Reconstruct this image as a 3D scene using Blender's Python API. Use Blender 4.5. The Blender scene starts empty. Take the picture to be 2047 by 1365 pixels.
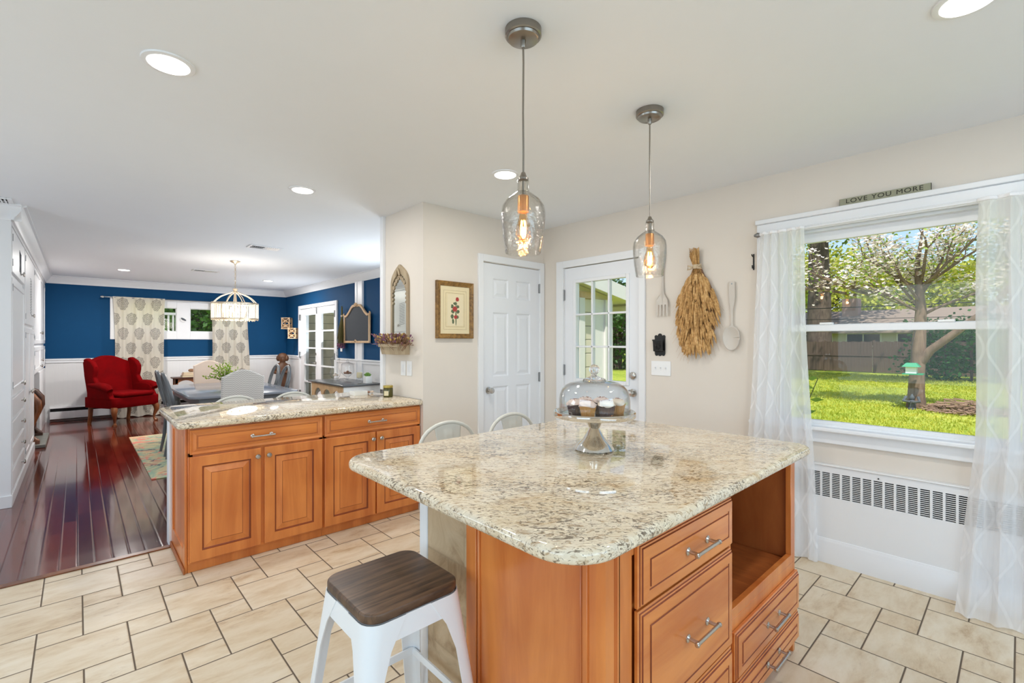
import bpy, bmesh, math, random
from math import sin, cos, pi, radians, sqrt, atan2
from mathutils import Vector, Matrix
random.seed(7)
SC = bpy.context.scene
COL = SC.collection

# ------------------------------------------------------------------ camera, sky, sun, exposure
CAM_H = 1.37
cam_d = bpy.data.cameras.new('camera')
cam_d.sensor_width = 36.0
cam_d.lens = 940.0 * 36.0 / 2047.0
cam_d.clip_start = 0.02
cam_d.clip_end = 500
cam_d.shift_y = 0.5 / 2047
cam = bpy.data.objects.new('camera', cam_d)
cam.location = (0, 0, CAM_H)
cam.rotation_euler = (radians(90), 0, radians(47.25 - 90))
COL.objects.link(cam)
SC.camera = cam

SC.view_settings.view_transform = 'Standard'
SC.view_settings.look = 'None'
SC.view_settings.gamma = 1.0
SC.view_settings.use_curve_mapping = False
SC.view_settings.exposure = 0.08
SC.cycles.use_denoising = True
SC.cycles.max_bounces = 10
SC.cycles.diffuse_bounces = 5
SC.cycles.glossy_bounces = 5
SC.cycles.transmission_bounces = 8
SC.cycles.transparent_max_bounces = 24
SC.cycles.sample_clamp_indirect = 6.0
SC.cycles.caustics_reflective = False
SC.cycles.caustics_refractive = False

W = bpy.data.worlds.new('sky')
SC.world = W
W.use_nodes = True
_n = W.node_tree.nodes
_sky = _n.new('ShaderNodeTexSky')
_sky.sky_type = 'NISHITA'
_sky.sun_disc = False
_sky.sun_elevation = radians(58)
_sky.sun_rotation = radians(260)
_sky.air_density = 1.0
_sky.dust_density = 1.5
_bg = _n['Background']
_bg.inputs['Strength'].default_value = 0.20
W.node_tree.links.new(_sky.outputs[0], _bg.inputs['Color'])


def lamp(name, kind, loc, energy, color=(1, 1, 1), rot=(0, 0, 0), **kw):
    l = bpy.data.lights.new(name, kind)
    l.energy = energy
    l.color = color
    for k, v in kw.items():
        setattr(l, k, v)
    o = bpy.data.objects.new(name, l)
    o.location = loc
    o.rotation_euler = rot
    COL.objects.link(o)
    return o


_s = lamp('sun', 'SUN', (0, 0, 20), 4.6, (1.0, 0.95, 0.86), angle=radians(0.6))
_s.rotation_euler = Vector((0.44, 0.26, -0.86)).to_track_quat('-Z', 'Y').to_euler()
# daylight entering through the windows of the unseen end of the kitchen
lamp('daylight_rear_window', 'AREA', (0.6, -2.52, 1.55), 56, (0.58, 0.80, 1.0), (radians(90), 0, 0), shape='RECTANGLE', size=3.4, size_y=1.5)
lamp('daylight_side_window', 'AREA', (-2.93, 0.6, 1.5), 40, (0.58, 0.80, 1.0), (radians(90), 0, radians(-90)), shape='RECTANGLE', size=3.2, size_y=1.6)
_h = lamp('hall_ceiling_fill', 'AREA', (-2.80, 4.1, 1.3), 34, (0.74, 0.88, 1.0), shape='RECTANGLE', size=1.4, size_y=1.6)  # added fill lamp in the hall, tilted up to brighten the ceiling
_h.rotation_euler = Vector((0.70, 0.0, 0.71)).to_track_quat('-Z', 'Y').to_euler()

# added fill lamp behind the pillar for the bright band on the dining ceiling
_g = lamp('dining_ceiling_fill', 'AREA', (3.42, 5.45, 1.35), 40, (0.84, 0.93, 1.0), shape='RECTANGLE', size=1.6, size_y=1.1)
_g.rotation_euler = Vector((-0.86, 0.16, 0.48)).to_track_quat('-Z', 'Y').to_euler()
# added fill lamp inside the french doors, tilted up to brighten the dining room ceiling
_f = lamp('french_door_fill', 'AREA', (3.36, 9.37, 1.25), 22, (0.86, 0.94, 1.0), shape='RECTANGLE', size=1.7, size_y=1.6)
_f.rotation_euler = Vector((-0.46, 0.22, 0.86)).to_track_quat('-Z', 'Y').to_euler()


# ------------------------------------------------------------------ node helpers
def lin(r, g, b):
    def f(c):
        c /= 255.0
        return c / 12.92 if c <= 0.04045 else ((c + 0.055) / 1.055) ** 2.4
    return (f(r), f(g), f(b), 1.0)


class S:
    """a socket with arithmetic"""
    def __init__(self, g, s):
        self.g, self.s = g, s
    def __add__(self, o): return self.g.m('ADD', self, o)
    def __radd__(self, o): return self.g.m('ADD', o, self)
    def __sub__(self, o): return self.g.m('SUBTRACT', self, o)
    def __rsub__(self, o): return self.g.m('SUBTRACT', o, self)
    def __mul__(self, o): return self.g.m('MULTIPLY', self, o)
    def __rmul__(self, o): return self.g.m('MULTIPLY', o, self)
    def __truediv__(self, o): return self.g.m('DIVIDE', self, o)


class G:
    def __init__(self, name):
        self.mat = bpy.data.materials.new(name)
        self.mat.use_nodes = True
        self.nt = self.mat.node_tree
        self.b = self.nt.nodes['Principled BSDF']
        self.out = self.nt.nodes['Material Output']
    def put(self, inp, v):
        if isinstance(v, S):
            self.nt.links.new(v.s, inp)
        elif v is not None:
            inp.default_value = v
    def node(self, t, **kw):
        n = self.nt.nodes.new(t)
        for k, v in kw.items():
            setattr(n, k, v)
        return n
    def m(self, op, a, b=None, c=None):
        n = self.node('ShaderNodeMath', operation=op)
        for i, v in enumerate((a, b, c)):
            self.put(n.inputs[i], v)
        return S(self, n.outputs[0])
    def coord(self, which='Object'):
        return S(self, self.node('ShaderNodeTexCoord').outputs[which])
    def map(self, v, scale=(1, 1, 1), rot=(0, 0, 0), loc=(0, 0, 0)):
        n = self.node('ShaderNodeMapping')
        self.put(n.inputs['Vector'], v)
        n.inputs['Location'].default_value = loc
        n.inputs['Rotation'].default_value = rot
        n.inputs['Scale'].default_value = scale
        return S(self, n.outputs[0])
    def sep(self, v):
        n = self.node('ShaderNodeSeparateXYZ')
        self.put(n.inputs[0], v)
        return [S(self, o) for o in n.outputs]
    def com(self, x, y, z):
        n = self.node('ShaderNodeCombineXYZ')
        for i, v in enumerate((x, y, z)):
            self.put(n.inputs[i], v)
        return S(self, n.outputs[0])
    def noise(self, v, scale=5, detail=4, rough=0.5, dist=0.0, col=False):
        n = self.node('ShaderNodeTexNoise')
        self.put(n.inputs['Vector'], v)
        n.inputs['Scale'].default_value = scale
        n.inputs['Detail'].default_value = detail
        n.inputs['Roughness'].default_value = rough
        n.inputs['Distortion'].default_value = dist
        return S(self, n.outputs['Color' if col else 0])
    def voro(self, v, scale=5, feature='F1', out='Distance', rnd=1.0):
        n = self.node('ShaderNodeTexVoronoi', feature=feature)
        self.put(n.inputs['Vector'], v)
        n.inputs['Scale'].default_value = scale
        n.inputs['Randomness'].default_value = rnd
        return S(self, n.outputs[out])
    def white(self, v):
        n = self.node('ShaderNodeTexWhiteNoise', noise_dimensions='3D')
        self.put(n.inputs['Vector'], v)
        return S(self, n.outputs['Value'])
    def ramp(self, f, stops, interp='LINEAR'):
        n = self.node('ShaderNodeValToRGB')
        self.put(n.inputs[0], f)
        cr = n.color_ramp
        cr.interpolation = interp
        while len(cr.elements) < len(stops):
            cr.elements.new(0.5)
        for e, (p, c) in zip(cr.elements, stops):
            e.position = p
            e.color = c if hasattr(c, '__len__') else (c, c, c, 1)
        return S(self, n.outputs[0])
    def mix(self, f, a, b, blend='MIX'):
        n = self.node('ShaderNodeMix', data_type='RGBA', blend_type=blend)
        self.put(n.inputs[0], f)
        self.put(n.inputs[6], a)
        self.put(n.inputs[7], b)
        return S(self, n.outputs[2])
    def step(self, f, lo, hi):
        n = self.node('ShaderNodeMapRange', interpolation_type='SMOOTHSTEP')
        self.put(n.inputs[0], f)
        n.inputs[1].default_value = lo
        n.inputs[2].default_value = hi
        return S(self, n.outputs[0])
    def bump(self, h, strength=0.2, dist=0.01):
        n = self.node('ShaderNodeBump')
        n.inputs['Strength'].default_value = strength
        n.inputs['Distance'].default_value = dist
        self.put(n.inputs['Height'], h)
        self.nt.links.new(n.outputs[0], self.b.inputs['Normal'])
        return S(self, n.outputs[0])
    def set(self, **kw):
        names = dict(color='Base Color', rough='Roughness', metal='Metallic', coat='Coat Weight', coat_rough='Coat Roughness',
                     spec='Specular IOR Level', emit='Emission Color', estr='Emission Strength', alpha='Alpha', sheen='Sheen Weight',
                     trans='Transmission Weight', ior='IOR', sub='Subsurface Weight')
        for k, v in kw.items():
            self.put(self.b.inputs[names[k]], v)
        return self


def plain(name, rgb, rough=0.5, metal=0.0, var=0.04, **kw):
    g = G(name)
    c = lin(*rgb)
    n = g.noise(g.coord(), 9, 3)
    hi = tuple(min(1, x * (1 + var)) for x in c[:3]) + (1,)
    lo = tuple(x * (1 - var) for x in c[:3]) + (1,)
    g.set(color=g.mix(n, lo, hi), rough=rough, metal=metal, **kw)
    return g.mat


def thin_glass(name, tint=(1, 1, 1, 1), bumps=0, gloss=1.0, edge=0.0):
    g = G(name)
    tr = g.node('ShaderNodeBsdfTransparent')
    gl = g.node('ShaderNodeBsdfGlossy')
    gl.inputs['Roughness'].default_value = 0.0
    lw = g.node('ShaderNodeLayerWeight')
    lw.inputs[0].default_value = 0.5
    face = S(g, lw.outputs[1])
    f = (g.m('POWER', face, 5.0) * 0.9 + 0.04) * gloss
    t2 = tuple(x * (1 - edge) for x in tint[:3]) + (1,)
    col = g.mix(g.m('POWER', face, 3.0), tint, t2)
    g.put(tr.inputs[0], col)
    if bumps:
        b = g.bump(g.noise(g.coord(), bumps, 2), 0.35, 0.01)
        g.put(gl.inputs['Normal'], b)
        g.put(lw.inputs['Normal'], b)
    mx = g.node('ShaderNodeMixShader')
    g.put(mx.inputs[0], f)
    g.nt.links.new(tr.outputs[0], mx.inputs[1])
    g.nt.links.new(gl.outputs[0], mx.inputs[2])
    g.nt.links.new(mx.outputs[0], g.out.inputs[0])
    return g.mat


# ------------------------------------------------------------------ mesh helpers
class MB:
    def __init__(self):
        self.v, self.f, self.uv, self.dark = [], [], None, []
    def add(self, vs, fs):
        k = len(self.v)
        self.v += [tuple(p) for p in vs]
        self.f += [tuple(i + k for i in q) for q in fs]
        return self
    def box(self, x0, x1, y0, y1, z0, z1):
        x0, x1 = min(x0, x1), max(x0, x1); y0, y1 = min(y0, y1), max(y0, y1); z0, z1 = min(z0, z1), max(z0, z1)
        return self.add([(x0, y0, z0), (x1, y0, z0), (x1, y1, z0), (x0, y1, z0), (x0, y0, z1), (x1, y0, z1), (x1, y1, z1), (x0, y1, z1)],
                        [(0, 3, 2, 1), (4, 5, 6, 7), (0, 1, 5, 4), (1, 2, 6, 5), (2, 3, 7, 6), (3, 0, 4, 7)])
    def lathe(self, prof, n=32, c=(0, 0, 0), caps=True):
        vs, fs = [], []
        m = len(prof)
        for i in range(n):
            a = 2 * pi * i / n
            for r, z in prof:
                vs.append((c[0] + r * cos(a), c[1] + r * sin(a), c[2] + z))
        for i in range(n):
            j = (i + 1) % n
            for k in range(m - 1):
                fs.append((i * m + k, j * m + k, j * m + k + 1, i * m + k + 1))
        if caps:
            if prof[0][0] > 1e-6: fs.append(tuple(i * m for i in reversed(range(n))))
            if prof[-1][0] > 1e-6: fs.append(tuple(i * m + m - 1 for i in range(n)))
        return self.add(vs, fs)
    def tube(self, pts, r, n=10, closed=False, caps=True):
        pts = [Vector(p) for p in pts]
        N = len(pts)
        rs = r if hasattr(r, '__len__') else [r] * N
        vs, fs = [], []
        up = None
        for i, p in enumerate(pts):
            if closed:
                t = pts[(i + 1) % N] - pts[i - 1]
            else:
                t = pts[min(i + 1, N - 1)] - pts[max(i - 1, 0)]
            t = t.normalized() if t.length > 1e-9 else Vector((0, 0, 1))
            if up is None:
                up = Vector((0, 0, 1)) if abs(t.z) < 0.9 else Vector((1, 0, 0))
            a = t.cross(up)
            if a.length < 1e-6:
                a = t.cross(Vector((0, 1, 0.1)))
            a.normalize()
            b = a.cross(t).normalized()
            up = b
            for k in range(n):
                q = 2 * pi * k / n
                vs.append(p + (a * cos(q) + b * sin(q)) * rs[i])
        for i in range(N if closed else N - 1):
            j = (i + 1) % N
            for k in range(n):
                l = (k + 1) % n
                fs.append((i * n + k, i * n + l, j * n + l, j * n + k))
        if caps and not closed:
            fs.append(tuple(range(n)))
            fs.append(tuple((N - 1) * n + k for k in reversed(range(n))))
        return self.add(vs, fs)
    def prism(self, poly, h0, h1, ax='z'):
        """poly of 2-D points extruded along ax (z: xy, y: xz, x: yz)"""
        def p3(a, b, h):
            return {'z': (a, b, h), 'y': (a, h, b), 'x': (h, a, b)}[ax]
        n = len(poly)
        vs = [p3(a, b, h0) for a, b in poly] + [p3(a, b, h1) for a, b in poly]
        fs = [tuple(range(n)), tuple(range(2 * n - 1, n - 1, -1))]
        for i in range(n):
            j = (i + 1) % n
            fs.append((i, j, n + j, n + i))
        return self.add(vs, fs)
    def loft(self, rings, cap=True):
        n = len(rings[0])
        vs = [p for r in rings for p in r]
        fs = []
        for i in range(len(rings) - 1):
            for k in range(n):
                l = (k + 1) % n
                fs.append((i * n + k, i * n + l, (i + 1) * n + l, (i + 1) * n + k))
        if cap:
            fs.append(tuple(reversed(range(n))))
            fs.append(tuple((len(rings) - 1) * n + k for k in range(n)))
        return self.add(vs, fs)
    def rings(self, w, h, prof, glaze=()):
        """raised panel in the xz plane facing -y; the ring steps in glaze take the second material"""
        for i in glaze: self.dark += [len(self.f) + 4 * i + k for k in range(4)]
        rs = [[(i, -d, i), (w - i, -d, i), (w - i, -d, h - i), (i, -d, h - i)] for i, d in prof]
        return self.loft(rs)
    def grid(self, fn, nu, nv, uv=True):
        k = len(self.v)
        if uv and self.uv is None: self.uv = []
        for j in range(nv + 1):
            for i in range(nu + 1):
                r = fn(i / nu, j / nv)
                self.v.append(tuple(r[:3]))
                if uv: self.uv.append(tuple(r[3:5]))
        for j in range(nv):
            for i in range(nu):
                a = k + j * (nu + 1) + i
                self.f.append((a, a + 1, a + nu + 2, a + nu + 1))
        return self
    def quad(self, c, a, b):
        c, a, b = Vector(c), Vector(a), Vector(b)
        return self.add([c - a - b, c + a - b, c + a + b, c - a + b], [(0, 1, 2, 3)])
    def leaf(self, c, d, w, nrm):
        """pointed leaf from c along d"""
        c, d, nrm = Vector(c), Vector(d), Vector(nrm)
        s = d.cross(nrm)
        s = s.normalized() * w if s.length > 1e-6 else Vector((w, 0, 0))
        return self.add([c, c + d * 0.45 + s, c + d, c + d * 0.45 - s], [(0, 1, 2, 3)])
    def xf(self, M, start=0):
        self.v[start:] = [tuple(M @ Vector(p)) for p in self.v[start:]]
        return self
    def join(self, o):
        return self.add(o.v, o.f)
    def build(self, name, mat, parent=None, world=False, bevel=0, seg=2, flat=False, sub=0, solid=0, raw=False, angle=38, label=None):
        vs = self.v
        if world and parent is not None:
            L = ROOT[parent.name]
            vs = [(x - L[0], y - L[1], z - L[2]) for x, y, z in vs]
        me = bpy.data.meshes.new(name)
        me.from_pydata(vs, [], self.f)
        if not raw:
            bm = bmesh.new()
            bm.from_mesh(me)
            bmesh.ops.recalc_face_normals(bm, faces=bm.faces)
            bm.to_mesh(me)
            bm.free()
        if self.uv:
            l = me.uv_layers.new(name='uv')
            for lp in me.loops:
                l.data[lp.index].uv = self.uv[lp.vertex_index]
        if not flat:
            me.polygons.foreach_set('use_smooth', [True] * len(me.polygons))
            me.set_sharp_from_angle(angle=radians(angle))
        me.materials.append(mat)
        if self.dark:
            me.materials.append(M['cherry_dark'])
            for i in self.dark: me.polygons[i].material_index = 1
        me.update()
        o = bpy.data.objects.new(name, me)
        COL.objects.link(o)
        if parent is not None:
            o.parent = parent
            ROOT[o.name] = ROOT[parent.name]
        else:
            ROOT[o.name] = (0, 0, 0)
        if solid:
            md = o.modifiers.new('solid', 'SOLIDIFY'); md.thickness = solid; md.offset = 0
        if bevel:
            md = o.modifiers.new('bevel', 'BEVEL'); md.width = bevel; md.segments = seg; md.limit_method = 'ANGLE'; md.angle_limit = radians(40)
        if sub:
            md = o.modifiers.new('sub', 'SUBSURF'); md.levels = sub; md.render_levels = sub
        if label: o['label'] = label
        return o


ROOT = {}


def tag(o, label, cat, group=None, kind=None):
    o['label'] = label
    o['category'] = cat
    if group: o['group'] = group
    if kind: o['kind'] = kind
    return o


def thing(name, label, cat, loc=(0, 0, 0), rz=0.0, group=None):
    o = bpy.data.objects.new(name, None)
    o.empty_display_size = 0.05
    COL.objects.link(o)
    o.location = loc
    o.rotation_euler = (0, 0, rz)
    ROOT[o.name] = tuple(loc)
    return tag(o, label, cat, group)


def struct(name, mb, mat, parent=None, **kw):
    o = mb.build(name, mat, parent, **kw)
    if parent is None: o['kind'] = 'structure'
    return o


def sthing(name, label=None, loc=(0, 0, 0)):
    o = bpy.data.objects.new(name, None)
    o.empty_display_size = 0.05
    COL.objects.link(o)
    o.location = loc
    o['kind'] = 'structure'
    if label: o['label'] = label
    ROOT[o.name] = tuple(loc)
    return o


KIDS = {}


def copy_tree(o, label=None, loc=None, rz=None, parent=None):
    c = o.copy()
    COL.objects.link(c)
    if parent is not None: c.parent = parent
    for ch in list(o.children): copy_tree(ch, parent=c)
    if label: c['label'] = label
    if loc is not None:
        c.location = loc
        ROOT[c.name] = tuple(loc)
    if rz is not None: c.rotation_euler = (0, 0, rz)
    return c


def rounded(x0, x1, y0, y1, r, n=8):
    """rounded rectangle outline; r may be one radius or four (x0y0, x1y0, x1y1, x0y1)"""
    rr = r if hasattr(r, '__len__') else [r] * 4
    pts = []
    for (cx, cy, a0), q in zip(((x0 + rr[0], y0 + rr[0], pi), (x1 - rr[1], y0 + rr[1], 1.5 * pi), (x1 - rr[2], y1 - rr[2], 0), (x0 + rr[3], y1 - rr[3], 0.5 * pi)), rr):
        for i in range(n + 1):
            a = a0 + 0.5 * pi * i / n
            pts.append((cx + q * cos(a), cy + q * sin(a)))
    return pts


def slab(outline, z0, z1, e, n=4):
    """slab with eased (rounded over) edges; e is the edge radius"""
    cx = sum(p[0] for p in outline) / len(outline); cy = sum(p[1] for p in outline) / len(outline)
    m = len(outline)
    nr = []
    for i in range(m):
        a, b = Vector(outline[i - 1]), Vector(outline[(i + 1) % m])
        t = (b - a)
        q = Vector((t.y, -t.x))
        nr.append(q.normalized() if q.length > 1e-9 else Vector((0, 0)))
    rs = []
    for k in range(n + 1):
        a = 0.5 * pi * k / n
        rs.append([(p[0] - q.x * e * (1 - sin(a)), p[1] - q.y * e * (1 - sin(a)), z0 + e * (1 - cos(a))) for p, q in zip(outline, nr)])
    for k in range(n + 1):
        a = 0.5 * pi * k / n
        rs.append([(p[0] - q.x * e * (1 - cos(a)), p[1] - q.y * e * (1 - cos(a)), z1 - e * (1 - sin(a))) for p, q in zip(outline, nr)])
    return MB().loft(rs)


def Tx(x, y, z, rz=0.0, rx=0.0, ry=0.0, s=1.0):
    return Matrix.Translation((x, y, z)) @ Matrix.Rotation(rz, 4, 'Z') @ Matrix.Rotation(ry, 4, 'Y') @ Matrix.Rotation(rx, 4, 'X') @ Matrix.Scale(s, 4)


def wall_pieces(u0, u1, z0, z1, holes):
    """rectangles (u, z) that cover a wall around its holes"""
    us = sorted({u0, u1} | {h[0] for h in holes} | {h[1] for h in holes})
    out = []
    for a, b in zip(us, us[1:]):
        hs = sorted((h for h in holes if h[0] <= a + 1e-6 and h[1] >= b - 1e-6), key=lambda h: h[2])
        z = z0
        for h in hs:
            if h[2] > z + 1e-6: out.append((a, b, z, h[2]))
            z = h[3]
        if z < z1 - 1e-6: out.append((a, b, z, z1))
    return out

# ------------------------------------------------------------------ materials
def wood(name, dark, light, grain=(22, 22, 1.6), rough=0.32, coat=0.0, contrast=1.0, scale=1.0):
    g = G(name)
    v = g.map(g.coord(), tuple(s * scale for s in grain))
    n1 = g.noise(v, 1.0, 5, 0.6, 0.6)
    n2 = g.noise(g.map(g.coord(), (3 * scale,) * 3), 1.0, 2, 0.5)
    f = g.step(n1 * 0.65 + n2 * 0.35, 0.5 - 0.2 / contrast, 0.5 + 0.2 / contrast)
    g.set(color=g.mix(f, lin(*dark), lin(*light)), rough=rough, coat=coat, coat_rough=0.12)
    g.bump(n1, 0.012, 0.004)
    return g.mat


def mk_granite():
    g = G('granite')
    p = g.map(g.coord(), (1, 1, 1), (0, 0, radians(42.75)))
    st = g.map(p, (0.45, 1.0, 1.0))
    cloud = g.noise(g.map(p, (0.7, 1, 1)), 6.0, 4, 0.6, 0.6)
    base = g.ramp(cloud, [(0.28, lin(204, 172, 130)), (0.42, lin(222, 204, 174)), (0.58, lin(230, 217, 194)), (0.75, lin(196, 184, 164))])
    med = g.noise(st, 55, 3, 0.65, 1.4)
    base = g.mix(g.step(med, 0.5, 0.68) * 0.75, base, lin(164, 132, 92))
    med2 = g.noise(g.map(st, loc=(3, 7, 1)), 42, 3, 0.6, 1.6)
    base = g.mix(g.step(med2, 0.54, 0.66) * 0.7, base, lin(246, 234, 208))
    fl = g.noise(g.map(st, loc=(11, 2, 5)), 62, 4, 0.62, 2.2)
    zone = g.step(g.noise(g.map(p, loc=(4, 4, 0)), 3.2, 3, 0.6), 0.30, 0.68)
    thr = fl + zone * 0.10
    base = g.mix(g.step(thr, 0.605, 0.66) * 0.8, base, lin(94, 74, 56))
    fl2 = g.noise(g.map(st, loc=(1, 8, 9)), 48, 5, 0.7, 2.6)
    base = g.mix(g.step(fl2 + zone * 0.08, 0.655, 0.69) * 0.9, base, lin(48, 42, 40))
    blot = g.step(g.noise(g.map(p, (0.6, 1, 1), loc=(2.3, 0.4, 0)), 4.3, 5, 0.75, 0.5), 0.70, 0.78)
    base = g.mix(blot * 0.55, base, lin(96, 84, 74))
    g.set(color=base, rough=0.03, spec=0.6)
    return g.mat


def mk_tile():
    g = G('stone_tile')
    x, y, z = g.sep(g.coord())
    p = (x - 0.02) / 0.159
    q = (y - 2.972) / 0.1555
    fx, fy = g.m('FRACT', p), g.m('FRACT', q)
    ix, iy = g.m('FLOOR', p), g.m('FLOOR', q)
    k = g.m('FLOORED_MODULO', ix + iy * 2.0, 5.0)
    def isk(*ks):
        r = None
        for a in ks:
            e = g.m('COMPARE', k, float(a), 0.3)
            r = e if r is None else r + e
        return r
    big = 1.0
    L = fx + (1.0 - isk(0, 2, 4)) * big
    R = (1.0 - fx) + (1.0 - isk(1, 3, 4)) * big
    B = fy + (1.0 - isk(0, 1, 4)) * big
    T = (1.0 - fy) + (1.0 - isk(2, 3, 4)) * big
    d = g.m('MINIMUM', g.m('MINIMUM', L, R), g.m('MINIMUM', B, T))
    tid = g.com(ix - isk(1, 3), iy - isk(2, 3), 0.0)
    rnd = g.white(tid)
    rnd2 = g.white(g.com(iy - isk(2, 3), ix - isk(1, 3), 3.0))
    vv = g.com(x + rnd * 37.0, y + rnd2 * 23.0, rnd * 9.0)
    n = g.noise(g.map(vv, (1.0, 2.8, 1), (0, 0, 0.6)), 3.4, 8, 0.68, 0.25)
    c = g.ramp(n, [(0.30, lin(186, 158, 124)), (0.42, lin(214, 195, 166)), (0.55, lin(226, 212, 188)), (0.72, lin(234, 223, 204))])
    c = g.mix(rnd * 0.4, c, lin(206, 184, 152))
    n2 = g.noise(g.map(vv, (1, 2.2, 1), (0, 0, 0.7)), 13, 6, 0.75, 0.6)
    spot = g.step(g.noise(vv, 2.4, 2, 0.5), 0.5, 0.72)
    c = g.mix(g.step(n2, 0.52, 0.72) * spot * 0.7, c, lin(150, 114, 82))
    grout = 1.0 - g.step(d, 0.012, 0.028)
    g.set(color=g.mix(grout, c, lin(104, 90, 76)), rough=g.mix(grout, (0.36, 0.36, 0.36, 1), (0.85, 0.85, 0.85, 1)), spec=0.3)
    g.bump(g.step(d, 0.0, 0.05) * 1.0 + n * 0.15, 0.35, 0.004)
    return g.mat


def mk_wood_floor():
    g = G('red_hardwood')
    x, y, z = g.sep(g.coord())
    p = x / 0.083
    i = g.m('FLOOR', p)
    fx = g.m('FRACT', p)
    off = g.white(g.com(i, 0.0, 0.0)) * 3.0
    q = (y + off) / 1.15
    j = g.m('FLOOR', q)
    fy = g.m('FRACT', q)
    rnd = g.white(g.com(i, j, 1.0))
    n = g.noise(g.com(x * 30.0 + rnd * 50.0, y * 2.2 + rnd * 20.0, 0.0), 1.0, 5, 0.6, 0.4)
    c = g.ramp(n * 0.5 + rnd * 0.5, [(0.15, lin(62, 20, 14)), (0.5, lin(92, 32, 20)), (0.85, lin(126, 52, 30))])
    dx = g.m('MINIMUM', fx, 1.0 - fx)
    dy = g.m('MINIMUM', fy, 1.0 - fy)
    gap = g.m('MAXIMUM', 1.0 - g.step(dx, 0.01, 0.035), 1.0 - g.step(dy, 0.0005, 0.002))
    g.set(color=g.mix(gap * 0.75, c, lin(30, 10, 8)), rough=0.13 , coat=0.35, coat_rough=0.05, spec=0.55)
    prof = g.step(dx, 0.0, 0.12)
    g.bump(prof + n * 0.12 + g.noise(g.com(x * 9.0, y * 1.2, 0.0), 1.0, 2) * 0.8, 0.18, 0.006)
    return g.mat


def mk_damask():
    g = G('medallion_curtain')
    u, v, _ = g.sep(g.coord('UV'))
    pv = v / 0.27
    row = g.m('FLOOR', pv)
    pu = u / 0.30 + g.m('FLOORED_MODULO', row, 2.0) * 0.5
    lx = (g.m('FRACT', pu) - 0.5) * 0.30
    ly = (g.m('FRACT', pv) - 0.5) * 0.27
    taper = 0.098 - ly * 0.22
    r = g.m('SQRT', (lx / taper) * (lx / taper) + (ly / 0.118) * (ly / 0.118))
    ang = g.m('ARCTAN2', ly, lx)
    wob = g.m('SINE', ang * 9.0) * 0.07
    inside = 1.0 - g.step(r + wob, 0.93, 1.0)
    lace = g.m('SINE', r * 24.0 + g.m('SINE', ang * 8.0) * 1.3)
    vo = g.voro(g.com(g.m('ABSOLUTE', lx) * 60.0, ly * 60.0, 0.0), 1.0, 'DISTANCE_TO_EDGE')
    ink = g.m('MAXIMUM', g.step(lace, -0.1, 0.3), 1.0 - g.step(vo, 0.04, 0.12))
    ink = ink * inside
    c = g.mix(ink * 0.66, lin(232, 224, 208), lin(112, 104, 98))
    g.set(color=c, rough=0.85)
    tl = g.node('ShaderNodeBsdfTranslucent')
    g.put(tl.inputs[0], c)
    mx = g.node('ShaderNodeMixShader')
    mx.inputs[0].default_value = 0.42
    g.nt.links.new(g.b.outputs[0], mx.inputs[1])
    g.nt.links.new(tl.outputs[0], mx.inputs[2])
    g.nt.links.new(mx.outputs[0], g.out.inputs[0])
    return g.mat


def mk_sheer():
    g = G('sheer_voile')
    u, v, _ = g.sep(g.coord('UV'))
    pu, pv = u / 0.26, v / 0.34
    s1 = g.m('SINE', pv * (2 * pi))
    a = g.m('FRACT', pu + s1 * 0.20) - 0.5
    b = g.m('FRACT', pu - s1 * 0.20 + 0.5) - 0.5
    da = g.m('MINIMUM', g.m('ABSOLUTE', a), g.m('ABSOLUTE', b))
    line = 1.0 - g.step(da, 0.02, 0.06)
    weave = g.noise(g.com(u * 6.0, v * 1.2, 0.0), 6, 2)
    op = 0.70 + line * 0.12 + weave * 0.12
    df = g.node('ShaderNodeBsdfDiffuse')
    df.inputs[0].default_value = lin(250, 250, 250)
    tl = g.node('ShaderNodeBsdfTranslucent')
    tl.inputs[0].default_value = lin(250, 250, 252)
    m1 = g.node('ShaderNodeMixShader')
    m1.inputs[0].default_value = 0.45
    g.nt.links.new(df.outputs[0], m1.inputs[1])
    g.nt.links.new(tl.outputs[0], m1.inputs[2])
    tr = g.node('ShaderNodeBsdfTransparent')
    m2 = g.node('ShaderNodeMixShader')
    g.put(m2.inputs[0], op)
    g.nt.links.new(tr.outputs[0], m2.inputs[1])
    g.nt.links.new(m1.outputs[0], m2.inputs[2])
    g.nt.links.new(m2.outputs[0], g.out.inputs[0])
    return g.mat


def mk_beadboard():
    g = G('white_wainscot')
    x, y, z = g.sep(g.coord())
    s = g.m('FRACT', (x + y) / 0.055)
    d = g.m('MINIMUM', s, 1.0 - s)
    g.set(color=lin(226, 226, 226), rough=0.4)
    g.bump(g.step(d, 0.0, 0.08), 0.3, 0.003)
    return g.mat


def mk_rug():
    g = G('abstract_rug')
    c = g.coord()
    n1 = g.noise(c, 1.7, 4, 0.65, 1.6)
    base = g.ramp(n1, [(0.28, lin(206, 92, 84)), (0.38, lin(224, 172, 128)), (0.46, lin(208, 198, 150)), (0.55, lin(148, 178, 150)), (0.62, lin(214, 200, 154)), (0.70, lin(206, 88, 80))])
    n2 = g.noise(g.map(c, (1, 2.2, 1), (0, 0, 0.6)), 4.2, 5, 0.7, 2.0)
    base = g.mix(g.step(n2, 0.58, 0.62), base, lin(60, 60, 84))
    n3 = g.noise(g.map(c, loc=(5, 3, 0)), 3.1, 4, 0.7, 1.0)
    base = g.mix(g.step(n3, 0.58, 0.62), base, lin(232, 130, 108))
    g.set(color=base, rough=0.95, sheen=0.2)
    g.bump(g.noise(c, 220, 2), 0.4, 0.004)
    return g.mat


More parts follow.
